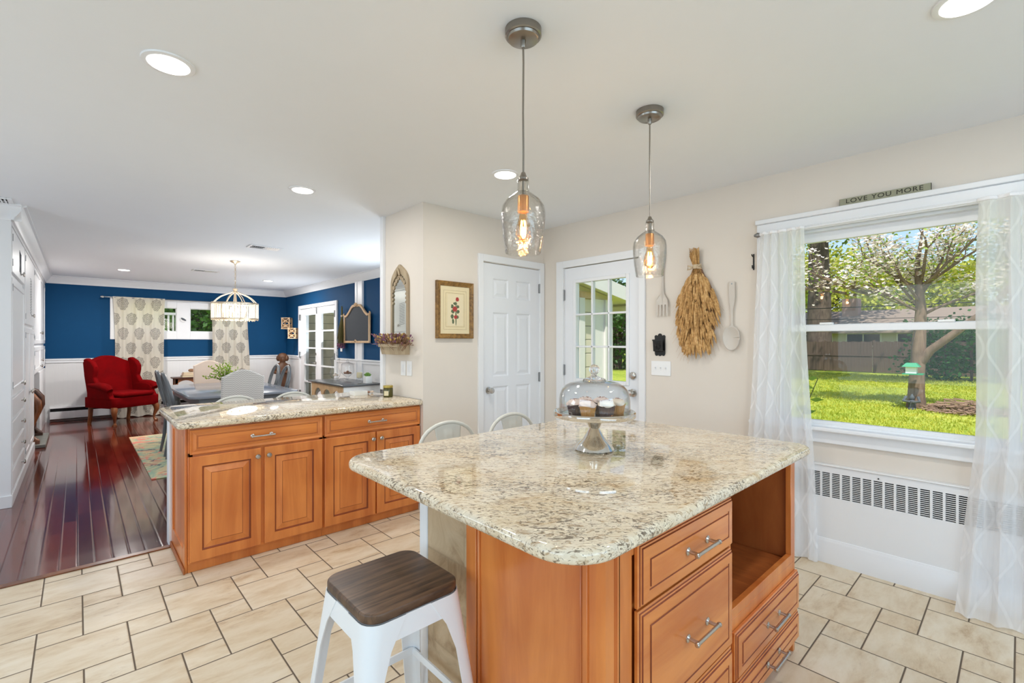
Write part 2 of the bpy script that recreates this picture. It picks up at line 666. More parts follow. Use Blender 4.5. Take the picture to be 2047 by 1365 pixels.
def mk_leaf(name, dark, light, trans=0.35, scale=1.3):
    g = G(name)
    n = g.noise(g.coord(), scale, 4, 0.7)
    w = g.white(g.map(g.coord(), (9, 9, 9)))
    c = g.mix(g.step(n * 0.7 + w * 0.3, 0.3, 0.7), lin(*dark), lin(*light))
    g.set(color=c, rough=0.55)
    tl = g.node('ShaderNodeBsdfTranslucent')
    g.put(tl.inputs[0], c)
    mx = g.node('ShaderNodeMixShader')
    mx.inputs[0].default_value = trans
    g.nt.links.new(g.b.outputs[0], mx.inputs[1])
    g.nt.links.new(tl.outputs[0], mx.inputs[2])
    g.nt.links.new(mx.outputs[0], g.out.inputs[0])
    return g.mat


def mk_lawn():
    g = G('lawn')
    c = g.coord()
    n = g.noise(c, 0.35, 5, 0.65)
    n2 = g.noise(c, 9.0, 4, 0.7)
    col = g.ramp(n * 0.45 + n2 * 0.55, [(0.32, lin(100, 128, 34)), (0.5, lin(158, 176, 54)), (0.66, lin(206, 202, 98))])
    g.set(color=col, rough=0.9)
    g.bump(n2, 0.8, 0.06)
    return g.mat


def mk_boards(name, a, b, pitch, axis=1, rough=0.8):
    g = G(name)
    co = g.sep(g.coord())
    p = co[axis] / pitch
    f = g.m('FRACT', p)
    d = g.m('MINIMUM', f, 1.0 - f)
    r = g.white(g.com(g.m('FLOOR', p), 0.0, 0.0))
    n = g.noise(g.map(g.coord(), (8, 8, 1)), 1.0, 4, 0.6)
    c = g.mix(r * 0.6 + n * 0.4, lin(*a), lin(*b))
    g.set(color=g.mix((1.0 - g.step(d, 0.01, 0.05)) * 0.6, c, lin(40, 32, 28)), rough=rough)
    g.bump(g.step(d, 0.0, 0.06), 0.4, 0.01)
    return g.mat


def mk_chevron():
    g = G('chevron_upholstery')
    x, y, z = g.sep(g.coord())
    zig = g.m('PINGPONG', x, 0.014)
    s = g.m('FRACT', (z + zig * 0.8) / 0.021)
    k = g.step(g.m('ABSOLUTE', s - 0.5), 0.16, 0.3)
    g.set(color=g.mix(k, lin(190, 184, 178), lin(222, 218, 212)), rough=0.9)
    return g.mat


def mk_velvet():
    g = G('red_velvet')
    n = g.noise(g.coord(), 7, 4, 0.6)
    g.set(color=g.mix(n, lin(78, 0, 2), lin(124, 0, 4)), rough=0.9, sheen=0.0, spec=0.08)
    return g.mat


def mk_wheat():
    g = G('wheat_straw')
    n = g.noise(g.coord(), 60, 3, 0.6)
    w = g.noise(g.map(g.coord(), (40, 40, 6)), 1, 2)
    g.set(color=g.ramp(n * 0.5 + w * 0.5, [(0.3, lin(120, 84, 44)), (0.5, lin(194, 150, 92)), (0.68, lin(232, 194, 138))]), rough=0.8)
    return g.mat


def mk_print():
    """botanical print: roses on a stem, on cream paper"""
    g = G('rose_print')
    x, _, z = g.sep(g.coord())
    c = None
    n = g.noise(g.coord(), 90, 3)
    def blob(cx, cz, rx, rz):
        dx, dz = (x - cx) / rx, (z - cz) / rz
        return 1.0 - g.step(g.m('SQRT', dx * dx + dz * dz) + (n - 0.5) * 0.7, 0.75, 1.0)
    col = lin(226, 212, 178)
    green, red = lin(86, 100, 72), lin(168, 58, 54)
    for s in ((-0.03, 0.03, 0.016, 0.02), (0.028, 0.03, 0.017, 0.015), (-0.022, -0.01, 0.022, 0.02), (0.03, -0.012, 0.018, 0.018), (-0.03, -0.055, 0.018, 0.022), (0.02, -0.058, 0.02, 0.017), (0.0, 0.055, 0.022, 0.014), (-0.022, -0.095, 0.012, 0.025), (0.008, -0.03, 0.007, 0.12)):
        col = g.mix(blob(*s), col, green)
    for s in ((0.022, 0.092, 0.02, 0.02), (-0.002, 0.008, 0.028, 0.026), (0.004, -0.058, 0.02, 0.018)):
        col = g.mix(blob(*s), col, red)
    g.set(color=col, rough=0.7)
    return g.mat


def mk_paperlines():
    g = G('cream_mat')
    g.set(color=g.mix(g.noise(g.coord(), 20, 2), lin(222, 206, 166), lin(228, 214, 178)), rough=0.8)
    return g.mat


def emit(name, rgb, strength):
    g = G(name)
    g.set(color=lin(*rgb), emit=lin(*rgb), estr=strength)
    return g.mat


def mk_crystal():
    g = G('crystal')
    n = g.noise(g.map(g.coord(), (1, 1, 3)), 60, 2)
    g.set(color=g.mix(n, lin(236, 228, 212), lin(255, 252, 246)), rough=0.08, trans=0.0, spec=1.0)
    tr = g.node('ShaderNodeBsdfTransparent')
    mx = g.node('ShaderNodeMixShader')
    mx.inputs[0].default_value = 0.30
    g.nt.links.new(tr.outputs[0], mx.inputs[1])
    g.nt.links.new(g.b.outputs[0], mx.inputs[2])
    g.nt.links.new(mx.outputs[0], g.out.inputs[0])
    return g.mat


def mk_solid_glass():
    g = G('solid_glass')
    g.set(color=lin(250, 253, 255), rough=0.0, trans=1.0, ior=1.45)
    return g.mat


M = dict(
    beige=plain('beige_paint', (224, 215, 204), 0.6, var=0.015), blue=plain('navy_paint', (4, 66, 108), 0.7, var=0.03, spec=0.2), ceiling=plain('ceiling_paint', (236, 239, 243), 0.8, var=0.01),
    white=plain('white_trim', (234, 235, 237), 0.35, var=0.01), cab_white=plain('white_cabinet_paint', (228, 228, 229), 0.32, var=0.01), door_white=plain('white_door_paint', (232, 234, 238), 0.38, var=0.01),
    wainscot=mk_beadboard(), granite=mk_granite(), tile=mk_tile(), hardwood=mk_wood_floor(),
    cherry=wood('cherry_upright', (188, 98, 42), (228, 142, 72), (9, 9, 0.9), 0.28, 0.2), cherry_h=wood('cherry_lengthwise', (190, 100, 42), (230, 144, 72), (0.9, 9, 9), 0.25, 0.35),
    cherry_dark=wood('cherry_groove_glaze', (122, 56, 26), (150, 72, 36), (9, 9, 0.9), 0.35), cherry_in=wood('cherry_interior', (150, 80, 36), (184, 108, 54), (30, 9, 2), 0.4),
    seat=wood('dark_elm', (54, 38, 28), (112, 84, 62), (5, 60, 20), 0.42, contrast=1.3), dark_wood=wood('dark_walnut', (52, 28, 18), (88, 50, 30), (14, 14, 2), 0.4), carved=wood('carved_teak', (62, 36, 20), (104, 66, 38), (14, 14, 3), 0.55),
    mahogany=wood('mahogany', (96, 52, 26), (146, 88, 48), (12, 12, 3), 0.3), grey_wood=wood('grey_washed_wood', (150, 132, 106), (184, 166, 138), (18, 18, 2), 0.7), tan_wood=wood('pale_wood', (196, 160, 120), (220, 188, 150), (12, 12, 2), 0.6),
    grey_paint=plain('grey_furniture_paint', (104, 108, 112), 0.3), grey_top=plain('grey_table_top', (128, 132, 140), 0.15), charcoal_top=plain('charcoal_top', (84, 86, 88), 0.25),
    stool_white=plain('white_powder_coat', (236, 237, 238), 0.3, var=0.01), stool_cream=plain('cream_powder_coat', (214, 212, 202), 0.35, var=0.01),
    nickel=plain('brushed_nickel', (196, 192, 186), 0.24, 1.0), bronze_nickel=plain('satin_pewter', (150, 144, 136), 0.3, 1.0), chrome=plain('polished_steel', (222, 220, 216), 0.05, 1.0), steel=plain('hinge_steel', (150, 150, 150), 0.35, 1.0),
    copper=plain('copper_socket', (206, 150, 96), 0.32, 0.9), black=plain('black_iron', (16, 15, 15), 0.5), shade_dark=plain('painted_recess_shade', (22, 22, 24), 0.9), velvet=mk_velvet(), chevron=mk_chevron(), cream_cloth=plain('cream_upholstery', (226, 206, 190), 0.85),  # near-black recess colour: shade of openings put into the material
    damask=mk_damask(), sheer=mk_sheer(), rug=mk_rug(), gold=wood('gilt_frame', (88, 60, 26), (160, 120, 60), (40, 40, 40), 0.45), mat=mk_paperlines(), print=mk_print(),
    glass=thin_glass('window_glass', (0.98, 0.99, 0.99, 1), 0, 0.4), shade=thin_glass('seeded_glass', (0.965, 0.955, 0.935, 1), 70, 1.5, 0.30), dome=thin_glass('clear_glass', (0.975, 0.985, 0.99, 1), 0, 1.6, 0.22), bulb=thin_glass('amber_glass', (1.0, 0.80, 0.50, 1), 0, 1.0, 0.3),
    solid_glass=mk_solid_glass(), mirror=plain('mirror_silver', (226, 230, 222), 0.02, 1.0), filament=emit('filament', (255, 176, 80), 40), lens=emit('lamp_lens', (255, 253, 248), 5.0), candle_bulb=emit('candle_bulb', (255, 226, 178), 6),
    lawn=mk_lawn(), fence=mk_boards('weathered_fence', (80, 66, 56), (112, 94, 80), 0.15), siding=mk_boards('tan_siding', (222, 212, 190), (228, 218, 198), 0.2, 2), bark=wood('bark', (70, 60, 54), (112, 98, 86), (14, 14, 3), 0.9), light_bark=wood('dogwood_bark', (98, 80, 66), (140, 118, 100), (14, 14, 3), 0.9),
    leaf_a=mk_leaf('leaves_spring', (86, 134, 30), (186, 212, 66)), leaf_b=mk_leaf('leaves_deep', (30, 72, 28), (86, 134, 48)), leaf_y=mk_leaf('leaves_yellow', (140, 164, 40), (222, 214, 84)), hedge=mk_leaf('hedge_leaves', (28, 78, 34), (74, 138, 54)), blossom=mk_leaf('dogwood_petals', (232, 214, 204), (252, 246, 240), 0.3),
    roof=plain('roof_shingle', (140, 124, 112), 0.9), stem=plain('green_stem', (96, 104, 46), 0.6), wheat=mk_wheat(), cork=plain('tan_ribbon', (206, 186, 156), 0.8), dried_green=plain('dried_stems', (96, 88, 40), 0.85, var=0.25), purple=plain('dried_purple', (126, 82, 108), 0.85, var=0.3), lavender=plain('dried_lavender', (120, 116, 168), 0.85, var=0.3), yellow_dry=plain('dried_yellow', (196, 164, 96), 0.85, var=0.2), brown_dry=plain('dried_brown', (132, 98, 72), 0.85, var=0.25),
    spoon=plain('chalky_white_metal', (206, 198, 188), 0.5), sage=plain('sage_board', (150, 150, 128), 0.7, var=0.08), ink=plain('black_ink', (44, 42, 36), 0.8), plate=plain('switch_plate', (240, 240, 240), 0.3, var=0.01), slate=plain('chalkboard_slate', (52, 58, 66), 0.7, var=0.06), frost=plain('frosting_pink', (240, 214, 200), 0.6), frost_w=plain('frosting_cream', (244, 228, 208), 0.6), vanilla=plain('vanilla_wrapper', (224, 160, 84), 0.6), choc=plain('chocolate_wrapper', (66, 38, 34), 0.55), choc2=plain('mauve_wrapper', (104, 78, 74), 0.5), sprinkle=plain('sprinkles', (150, 84, 40), 0.5), olive_glass=plain('olive_glass', (74, 70, 28), 0.12), gold_lid=plain('gold_lid', (176, 156, 84), 0.35, 0.8), paper=plain('paper_label', (216, 204, 168), 0.7), shell=plain('seashell', (226, 206, 186), 0.5, var=0.15), brown_shell=plain('brown_shell', (150, 108, 84), 0.5, var=0.3), pot=plain('white_ceramic', (236, 236, 232), 0.3), succulent=plain('succulent_green', (110, 150, 62), 0.5, var=0.2), stone=plain('hearth_stone', (112, 112, 104), 0.35, var=0.3), marble=plain('pale_marble', (206, 202, 196), 0.25), book_a=plain('book_pink', (196, 140, 130), 0.7), book_b=plain('book_cream', (216, 204, 186), 0.7), book_c=plain('book_grey', (150, 136, 128), 0.7), champagne=plain('champagne_metal', (208, 192, 168), 0.35, 0.7), crystal=mk_crystal(), rail_white=plain('white_rail', (222, 214, 226), 0.6), green_roof=plain('green_plastic', (46, 150, 110), 0.5), gnome=plain('grey_concrete', (84, 90, 96), 0.9, var=0.2), chimney=plain('brick_pink', (170, 140, 128), 0.9), twig=plain('dry_twigs', (150, 124, 104), 0.9, var=0.25), wire=plain('black_wire', (50, 48, 46), 0.8), house_wall=plain('house_siding', (196, 192, 184), 0.8), dark_glass=plain('dark_window', (40, 50, 50), 0.1), rafter=plain('white_rafter', (238, 234, 232), 0.6),
)

# ------------------------------------------------------------------ the room
H = 2.50
XC_ = -0.4005
XW = 3.46            # window wall
struct('floor', MB().box(-3.0, 3.62, -2.6, 3.86, -0.1, 0.0), M['tile'], flat=True)
struct('floor_dining', MB().box(-3.0, 3.62, 3.86, 11.4, -0.1, 0.0), M['hardwood'], flat=True)
struct('trim_1', MB().box(-3.0, 0.47, 3.835, 3.885, 0.0, 0.008), M['mahogany'], bevel=0.003)
struct('ceiling', MB().box(-3.1, 3.62, -2.7, 11.4, H, H + 0.12), M['ceiling'], flat=True)


def wallx(name, x0, x1, y0, y1, holes, mat, z1=H):
    mb = MB()
    for a, b, c, d in wall_pieces(y0, y1, 0, z1, holes): mb.box(x0, x1, a, b, c, d)
    return struct(name, mb, mat, flat=True)


def wally(name, y0, y1, x0, x1, holes, mat, z1=H):
    mb = MB()
    for a, b, c, d in wall_pieces(x0, x1, 0, z1, holes): mb.box(a, b, y0, y1, c, d)
    return struct(name, mb, mat, flat=True)


wallx('wall_right', XW, 3.62, -2.7, 3.95, [(-0.02, 1.10, 0.83, 2.11), (2.165, 3.0, 0, 2.08)], M['beige'])
wallx('wall_dining_right', XW, 3.62, 3.95, 11.4, [(4.6, 6.3, 0.9, 2.1), (8.45, 10.29, 0, 2.05)], M['blue'])
wally('wall_dining_back', 11.25, 11.4, -1.3, XW, [(0.52, 2.56, 1.48, 2.12)], M['blue'])
wally('wall_pantry', 3.275, 3.40, 2.05, XW, [(2.666, 3.394, 0, 2.087)], M['beige'])
wallx('wall_pillar', 2.05, 2.17, 3.40, 3.93, [], M['beige'])
wally('wall_pantry_rear', 3.83, 3.93, 2.17, XW, [], M['beige'])
wally('wall_rear', -2.7, -2.6, -3.1, XW, [(-1.1, 2.3, 0.8, 2.3)], M['beige'])
wallx('wall_left', -3.1, -3.0, -2.6, 5.8, [(-1.0, 2.2, 0.7, 2.3), (3.9, 5.3, 0.6, 2.4)], M['beige'])
wally('wall_hall', 5.70, 5.80, -3.0, -1.2, [], M['white'])
wallx('wall_dining_left', -1.3, -1.2, 5.8, 11.25, [], M['white'])
# the white cased edge of the pillar towards the dining room
tb = MB().box(2.02, 2.19, 3.93, 3.955, 0.94, H).box(2.02, 2.05, 3.90, 3.93, 0.94, H)
struct('trim_2', tb, M['white'], bevel=0.003)

CROWN = [(0, 0), (0, -0.13), (0.014, -0.13), (0.022, -0.105), (0.034, -0.09), (0.062, -0.045), (0.072, -0.02), (0.09, -0.014), (0.09, 0)]
struct('trim_3', MB().prism([(11.25 - a, H + b) for a, b in CROWN], -0.40, XW, 'x'), M['white'])
struct('trim_4', MB().prism([(XW - a, H + b) for a, b in CROWN], 3.955, 11.25, 'y'), M['white'])
struct('trim_5', MB().prism([(-0.40 + a, H + b) for a, b in CROWN], 5.61, 11.25, 'y').prism([(5.67 - a, H + b) for a, b in CROWN], -1.6, -0.34, 'x'), M['white'])
struct('trim_13', MB().box(-1.19, XC_ + 0.0, 5.695, 11.24, 2.345, H - 0.001), M['cab_white'], bevel=0.002)
# wainscot and chair rail
struct('trim_6', MB().box(-0.40, XW, 11.236, 11.25, 0.0, 1.04), M['wainscot'], flat=True)
struct('trim_7', MB().box(3.446, XW, 3.955, 4.5, 0, 1.04).box(3.446, XW, 4.5, 6.4, 0, 0.79).box(3.446, XW, 6.4, 8.37, 0, 1.04).box(3.446, XW, 10.37, 11.236, 0, 1.04), M['wainscot'], flat=True)
RAIL = [(0, 1.01), (0.016, 1.01), (0.016, 1.045), (0.03, 1.055), (0.03, 1.075), (0, 1.08)]
struct('trim_8', MB().prism([(11.236 - a, b) for a, b in RAIL], -0.40, 3.446, 'x'), M['white'])
struct('trim_9', MB().prism([(3.446 - a, b) for a, b in RAIL], 3.955, 4.49, 'y').prism([(3.446 - a, b) for a, b in RAIL], 6.41, 8.37, 'y').prism([(3.446 - a, b) for a, b in RAIL], 10.373, 11.2, 'y'), M['white'])
struct('trim_10', MB().box(3.435, XW, 7.33, 7.60, 0.0, 2.37).box(3.425, 3.44, 7.33, 7.40, 0, 2.37).box(3.425, 3.44, 7.53, 7.60, 0, 2.37), M['white'], bevel=0.003)
struct('baseboard_dining', MB().box(3.43, 3.446, 3.955, 7.33, 0, 0.12).box(3.43, 3.446, 7.60, 8.37, 0, 0.12), M['white'], bevel=0.003)
struct('baseboard_pantry', MB().box(2.05, 2.61, 3.26, 3.275, 0, 0.13), M['white'], bevel=0.003)
struct('baseboard_right', MB().box(3.445, XW, 1.12, 2.108, 0, 0.13), M['white'], bevel=0.003)


# ---- kitchen window
def sash(mb, x0, x1, y0, y1, z0, z1, w, top=None, bot=None):
    top = top or w; bot = bot or w
    mb.box(x0, x1, y0, y0 + w, z0, z1); mb.box(x0, x1, y1 - w, y1, z0, z1)
    mb.box(x0, x1, y0 + w, y1 - w, z0, z0 + bot); mb.box(x0, x1, y0 + w, y1 - w, z1 - top, z1)
    return mb


w1 = sthing('window_1', 'double-hung kitchen window with white frame looking onto the garden', (XW, 0.54, 0.83))
struct('casing', MB().box(3.438, XW, 1.10, 1.235, 0.83, 2.11).box(3.438, XW, -0.155, -0.02, 0.83, 2.11).box(3.438, XW, -0.155, 1.235, 2.11, 2.17)
       .box(3.42, XW, -0.17, 1.24, 2.17, 2.20).box(3.43, 3.44, -0.10, 1.18, 2.085, 2.115), M['white'], w1, world=True, bevel=0.004)
struct('jamb', MB().box(3.46, 3.60, 1.085, 1.10, 0.83, 2.11).box(3.46, 3.60, -0.02, -0.005, 0.83, 2.11).box(3.46, 3.60, -0.005, 1.085, 2.07, 2.11).box(3.46, 3.60, -0.005, 1.085, 0.83, 0.85), M['white'], w1, world=True, bevel=0.002)
sl = struct('lower_sash', sash(MB(), 3.475, 3.51, 0.0, 1.082, 0.845, 1.478, 0.042, 0.042, 0.025), M['white'], w1, world=True, bevel=0.004)
struct('pane', MB().box(3.49, 3.494, 0.03, 1.052, 0.86, 1.45), M['glass'], sl, world=True, flat=True)
su = struct('upper_sash', sash(MB(), 3.515, 3.55, 0.0, 1.082, 1.44, 2.075, 0.042, 0.06, 0.042), M['white'], w1, world=True, bevel=0.004)
struct('pane', MB().box(3.53, 3.534, 0.03, 1.052, 1.47, 2.03), M['glass'], su, world=True, flat=True)
struct('sash_lock', MB().box(3.47, 3.512, 0.80, 0.87, 1.478, 1.492).box(3.47, 3.512, 0.24, 0.31, 1.478, 1.492), M['plate'], w1, world=True, bevel=0.003)
struct('sill', MB().box(3.395, 3.475, -0.20, 1.275, 0.812, 0.838), M['white'], w1, world=True, bevel=0.008, seg=3)
struct('apron', MB().box(3.437, XW, -0.155, 1.235, 0.735, 0.812), M['white'], w1, world=True, bevel=0.005)

# ---- assumed side window, unseen behind the pillar, added to go with the fill lamp
w3 = sthing('assumed_window_3', 'assumed white window behind the pillar, added for the dining fill lamp', (XW, 5.45, 0.9))
mb = MB()
for a, b, c, d in wall_pieces(4.5, 6.4, 0.80, 2.2, [(4.6, 6.3, 0.9, 2.1)]): mb.box(3.425, XW, a, b, c, d)
struct('casing', mb, M['white'], w3, world=True, bevel=0.004)
s3 = struct('sash', sash(MB(), 3.50, 3.54, 4.60, 6.30, 0.9, 2.1, 0.045), M['white'], w3, world=True, bevel=0.003)
struct('pane', MB().box(3.518, 3.522, 4.64, 6.26, 0.94, 2.06), M['glass'], s3, world=True, flat=True)

# ---- dining window
w2 = sthing('window_2', 'long low white window high on the blue dining wall', (1.54, 11.25, 1.41))
mb = MB()
for a, b, c, d in wall_pieces(0.437, 2.655, 1.416, 2.19, [(0.62, 1.43, 1.565, 2.03), (1.65, 2.46, 1.565, 2.03)]): mb.box(a, b, 11.225, 11.25, c, d)
mb.box(0.5203, 0.53, 11.291, 11.399, 1.4803, 2.1197).box(2.55, 2.5597, 11.291, 11.399, 1.4803, 2.1197).box(0.53, 2.55, 11.291, 11.399, 1.4803, 1.49).box(0.53, 2.55, 11.291, 11.399, 2.11, 2.1197)
struct('casing', mb, M['white'], w2, world=True, bevel=0.004)
for xa, xb in ((0.62, 1.43), (1.65, 2.46)):
    mb = MB()
    for a, b, c, d in wall_pieces(xa - 0.02, xb + 0.02, 1.545, 2.05, [(xa + 0.012, xb - 0.012, 1.58, 2.018)]): mb.box(a, b, 11.25, 11.29, c, d)
    s_ = struct('sash', mb, M['white'], w2, world=True, bevel=0.003)
    struct('pane', MB().box(xa, xb, 11.268, 11.272, 1.57, 2.025), M['glass'], s_, world=True, flat=True)
struct('latch', MB().prism([(1.54 + 0.055 * cos(a * pi / 12), 1.81 + 0.055 * sin(a * pi / 12)) for a in range(24)], 11.205, 11.226, 'y'), M['plate'], w2, world=True, bevel=0.005)
struct('latch_lever', MB().tube([(1.50, 11.195, 1.835), (1.53, 11.19, 1.815), (1.575, 11.195, 1.79)], [0.012, 0.02, 0.012]), M['gnome'], w2, world=True)

# ---- pantry door (six raised panels)
d1 = sthing('door_1', 'white six-panel pantry door with round knob', (3.03, 3.275, 0))
cas = MB().box(2.61, 2.664, 3.255, 3.275, 0, 2.156).box(3.396, 3.455, 3.255, 3.275, 0, 2.156).box(2.664, 3.396, 3.255, 3.275, 2.093, 2.156)
cas.box(2.664, 2.668, 3.262, 3.40, 0, 2.09).box(3.392, 3.396, 3.262, 3.40, 0, 2.09)
struct('casing', cas, M['white'], d1, world=True, bevel=0.005)
holes = []
for xa, xb in ((2.785, 2.985), (3.075, 3.275)):
    for za, zb in ((1.765, 1.955), (1.045, 1.645), (0.24, 0.965)):
        holes.append((xa, xb, za, zb))
leaf = MB()
for a, b, c, d in wall_pieces(2.669, 3.391, 0.01, 2.083, holes): leaf.box(a, b, 3.275, 3.31, c, d)
struct('door_leaf', leaf, M['door_white'], d1, world=True, flat=True)
for xa, xb, za, zb in holes:
    w_, h_ = xb - xa, zb - za
    m_ = MB().rings(w_, h_, [(0, -0.03), (0, 0.0), (0.006, 0.0), (0.016, -0.010), (0.026, -0.010), (0.052, -0.002), (0.056, -0.002)]).xf(Tx(xa, 3.2755, za))
    struct('raised_panel', m_, M['door_white'], d1, world=True, flat=True)
kn = MB().lathe([(0.0, 0.0), (0.032, 0), (0.032, 0.006), (0.012, 0.01), (0.011, 0.028), (0.022, 0.036), (0.028, 0.048), (0.024, 0.060), (0.0, 0.064)], 24).xf(Tx(2.735, 3.275, 0.93, 0, pi / 2))
struct('door_knob', kn, M['nickel'], d1, world=True)
for z in (1.90, 1.02, 0.2): struct('hinge', MB().box(3.386, 3.40, 3.262, 3.276, z - 0.045, z + 0.045).lathe([(0.006, -0.047), (0.006, 0.047)], 10, (3.393, 3.262, z)), M['steel'], d1, world=True)

# ---- glazed garden door
d2 = sthing('door_2', 'white nine-light glazed door to the porch', (XW, 2.58, 0))
cas = MB().box(3.44, XW, 2.109, 2.165, 0, 2.145).box(3.44, XW, 3.0, 3.085, 0, 2.145).box(3.44, XW, 2.165, 3.0, 2.08, 2.145)
cas.box(XW, 3.60, 2.165, 2.170, 0, 2.08).box(XW, 3.60, 2.995, 3.0, 0, 2.08)
struct('casing', cas, M['white'], d2, world=True, bevel=0.005)
leaf = MB()
for a, b, c, d in wall_pieces(2.172, 2.993, 0.01, 2.074, [(2.285, 2.868, 1.01, 1.94)]): leaf.box(3.465, 3.505, a, b, c, d)
struct('door_leaf', leaf, M['door_white'], d2, world=True, flat=True)
mun = MB()
for a, b, c, d in wall_pieces(2.268, 2.885, 0.993, 1.957, [(2.30, 2.853, 1.025, 1.925)]): mun.box(3.455, 3.512, a, b, c, d)
for k in (1, 2):
    y = 2.30 + 0.553 * k / 3
    mun.box(3.462, 3.505, y - 0.009, y + 0.009, 1.025, 1.925)
    z = 1.025 + 0.90 * k / 3
    mun.box(3.462, 3.505, 2.30, 2.853, z - 0.009, z + 0.009)
struct('muntin_grid', mun, M['white'], d2, world=True, bevel=0.004)
struct('pane', MB().box(3.482, 3.486, 2.29, 2.86, 1.015, 1.935), M['glass'], d2, world=True, flat=True)
for ya, yb in ((2.30, 2.54), (2.62, 2.86)):
    struct('raised_panel', MB().rings(yb - ya, 0.62, [(0, -0.02), (0, 0.006), (0.02, 0.006), (0.03, 0.0), (0.05, 0.008), (0.06, 0.008)]).xf(Tx(3.466, yb, 0.2, -pi / 2)), M['door_white'], d2, world=True, flat=True)
struct('door_knob', kn2 := MB().lathe([(0.0, 0.0), (0.034, 0), (0.034, 0.008), (0.013, 0.012), (0.012, 0.03), (0.026, 0.04), (0.03, 0.055), (0.022, 0.068), (0, 0.07)], 24).xf(Tx(3.465, 2.232, 0.936, 0, 0, -pi / 2)), M['nickel'], d2, world=True)
struct('deadbolt', MB().lathe([(0.0, 0.0), (0.031, 0), (0.031, 0.012), (0.024, 0.018), (0.014, 0.02), (0, 0.02)], 24).box(-0.004, 0.004, -0.016, 0.016, 0.018, 0.032).xf(Tx(3.465, 2.232, 1.082, 0, 0, -pi / 2)), M['nickel'], d2, world=True)
for z in (1.82, 1.10, 0.25): struct('hinge', MB().box(3.452, 3.468, 2.99, 3.006, z - 0.05, z + 0.05).lathe([(0.007, -0.052), (0.007, 0.052)], 10, (3.452, 2.998, z)), M['steel'], d2, world=True)

# ---- french doors of the dining room
d3 = sthing('door_3', 'pair of white french doors with five panes each in the blue wall', (XW, 9.37, 0))
cas = MB().box(3.43, XW, 8.37, 8.45, 0, 2.12).box(3.43, XW, 10.29, 10.373, 0, 2.12).box(3.43, XW, 8.45, 10.29, 2.05, 2.12)
cas.box(3.462, 3.619, 8.4502, 8.4545, 0, 2.045).box(3.462, 3.619, 10.2855, 10.2898, 0, 2.045).box(3.462, 3.619, 8.45, 10.29, 2.046, 2.0498)
struct('casing', cas, M['white'], d3, world=True, bevel=0.005)
for ya, yb, pa, pb in ((8.455, 9.368, 8.53, 9.15), (9.372, 10.285, 9.44, 10.08)):
    holes = [(pa, pb, 0.23 + 0.342 * k, 0.23 + 0.342 * k + 0.315) for k in range(5)]
    lf = MB()
    for a, b, c, d in wall_pieces(ya, yb, 0.01, 2.045, holes): lf.box(3.45, 3.49, a, b, c, d)
    dl = struct('door_leaf', lf, M['white'], d3, world=True, flat=True)
    struct('pane', MB().box(3.468, 3.472, pa - 0.005, pb + 0.005, 0.225, 1.92), M['glass'], dl, world=True, flat=True)
    yh = ya if ya < 9 else yb
    for z in (1.88, 1.10, 0.3): struct('hinge', MB().box(3.425, 3.452, yh - 0.02, yh + 0.02, z - 0.06, z + 0.06), M['steel'], dl, world=True)
struct('door_lever', MB().lathe([(0, 0), (0.026, 0), (0.026, 0.008), (0.01, 0.012), (0.01, 0.045), (0, 0.047)], 16).tube([(0, 0, 0.042), (0, 0.05, 0.045), (0, 0.11, 0.042)], 0.009).xf(Tx(3.45, 9.41, 0.955, 0, 0, -pi / 2)), M['nickel'], d3, world=True)
struct('deadbolt', MB().lathe([(0, 0), (0.026, 0), (0.026, 0.01), (0.01, 0.014), (0, 0.014)], 16).xf(Tx(3.45, 9.41, 1.13, 0, 0, -pi / 2)), M['nickel'], d3, world=True)
struct('slide_bolt', MB().box(3.435, 3.45, 9.35, 9.385, 1.92, 2.05), M['steel'], d3, world=True, bevel=0.003)

# ------------------------------------------------------------------ cabinets, shared pieces
DOOR_PROF = [(0, 0.001), (0, 0.016), (0.004, 0.020), (0.060, 0.020), (0.063, 0.014), (0.070, 0.012), (0.074, 0.012), (0.106, 0.0185), (0.109, 0.0185)]
DRAW_PROF = [(0, 0.001), (0, 0.015), (0.003, 0.018), (0.016, 0.012), (0.030, 0.0185), (0.033, 0.0185), (0.035, 0.0165), (0.038, 0.0165), (0.040, 0.0185)]
ISL_PROF = [(0, 0.001), (0, 0.010), (0.005, 0.012), (0.007, 0.015), (0.011, 0.016), (0.013, 0.020), (0.040, 0.0215), (0.042, 0.0190), (0.047, 0.0190), (0.049, 0.0225)]


GLAZE = {id(DOOR_PROF): (3, 4, 7), id(DRAW_PROF): (5, 7), id(ISL_PROF): (2, 4, 6, 8)}


def front(w, h, prof, x, y, z, rz=0.0):
    return MB().rings(w, h, prof, GLAZE.get(id(prof), ())).xf(Tx(x, y, z, rz))


def pull(cx, y, z, half=0.055, rz=0.0, stand=0.034):
    m = MB()
    m.tube([(-half - 0.012, -stand, 0), (half + 0.012, -stand, 0)], 0.0055, 12)
    for s in (-1, 1):
        k = len(m.v)
        m.lathe([(0.0, 0.0), (0.012, 0.0), (0.012, 0.003), (0.0058, 0.007), (0.0058, stand - 0.003), (0.0, stand - 0.003)], 14)
        m.xf(Tx(s * half, 0, 0, 0, pi / 2), k)
        k = len(m.v)
        m.lathe([(0.0, 0), (0.0075, 0.001), (0.0078, 0.006), (0.006, 0.010), (0, 0.0105)], 14)
        m.xf(Tx(s * (half + 0.005), -stand, 0, 0, 0, s * pi / 2), k)
    return m.xf(Tx(cx, y, z, rz))


def knob(cx, y, z, r=0.016, rz=0.0):
    return MB().lathe([(0, 0), (0.008, 0), (0.006, 0.006), (0.006, 0.012), (r, 0.018), (r, 0.024), (r * 0.7, 0.030), (0, 0.0315)], 20).xf(Tx(cx, y, z, rz, pi / 2))


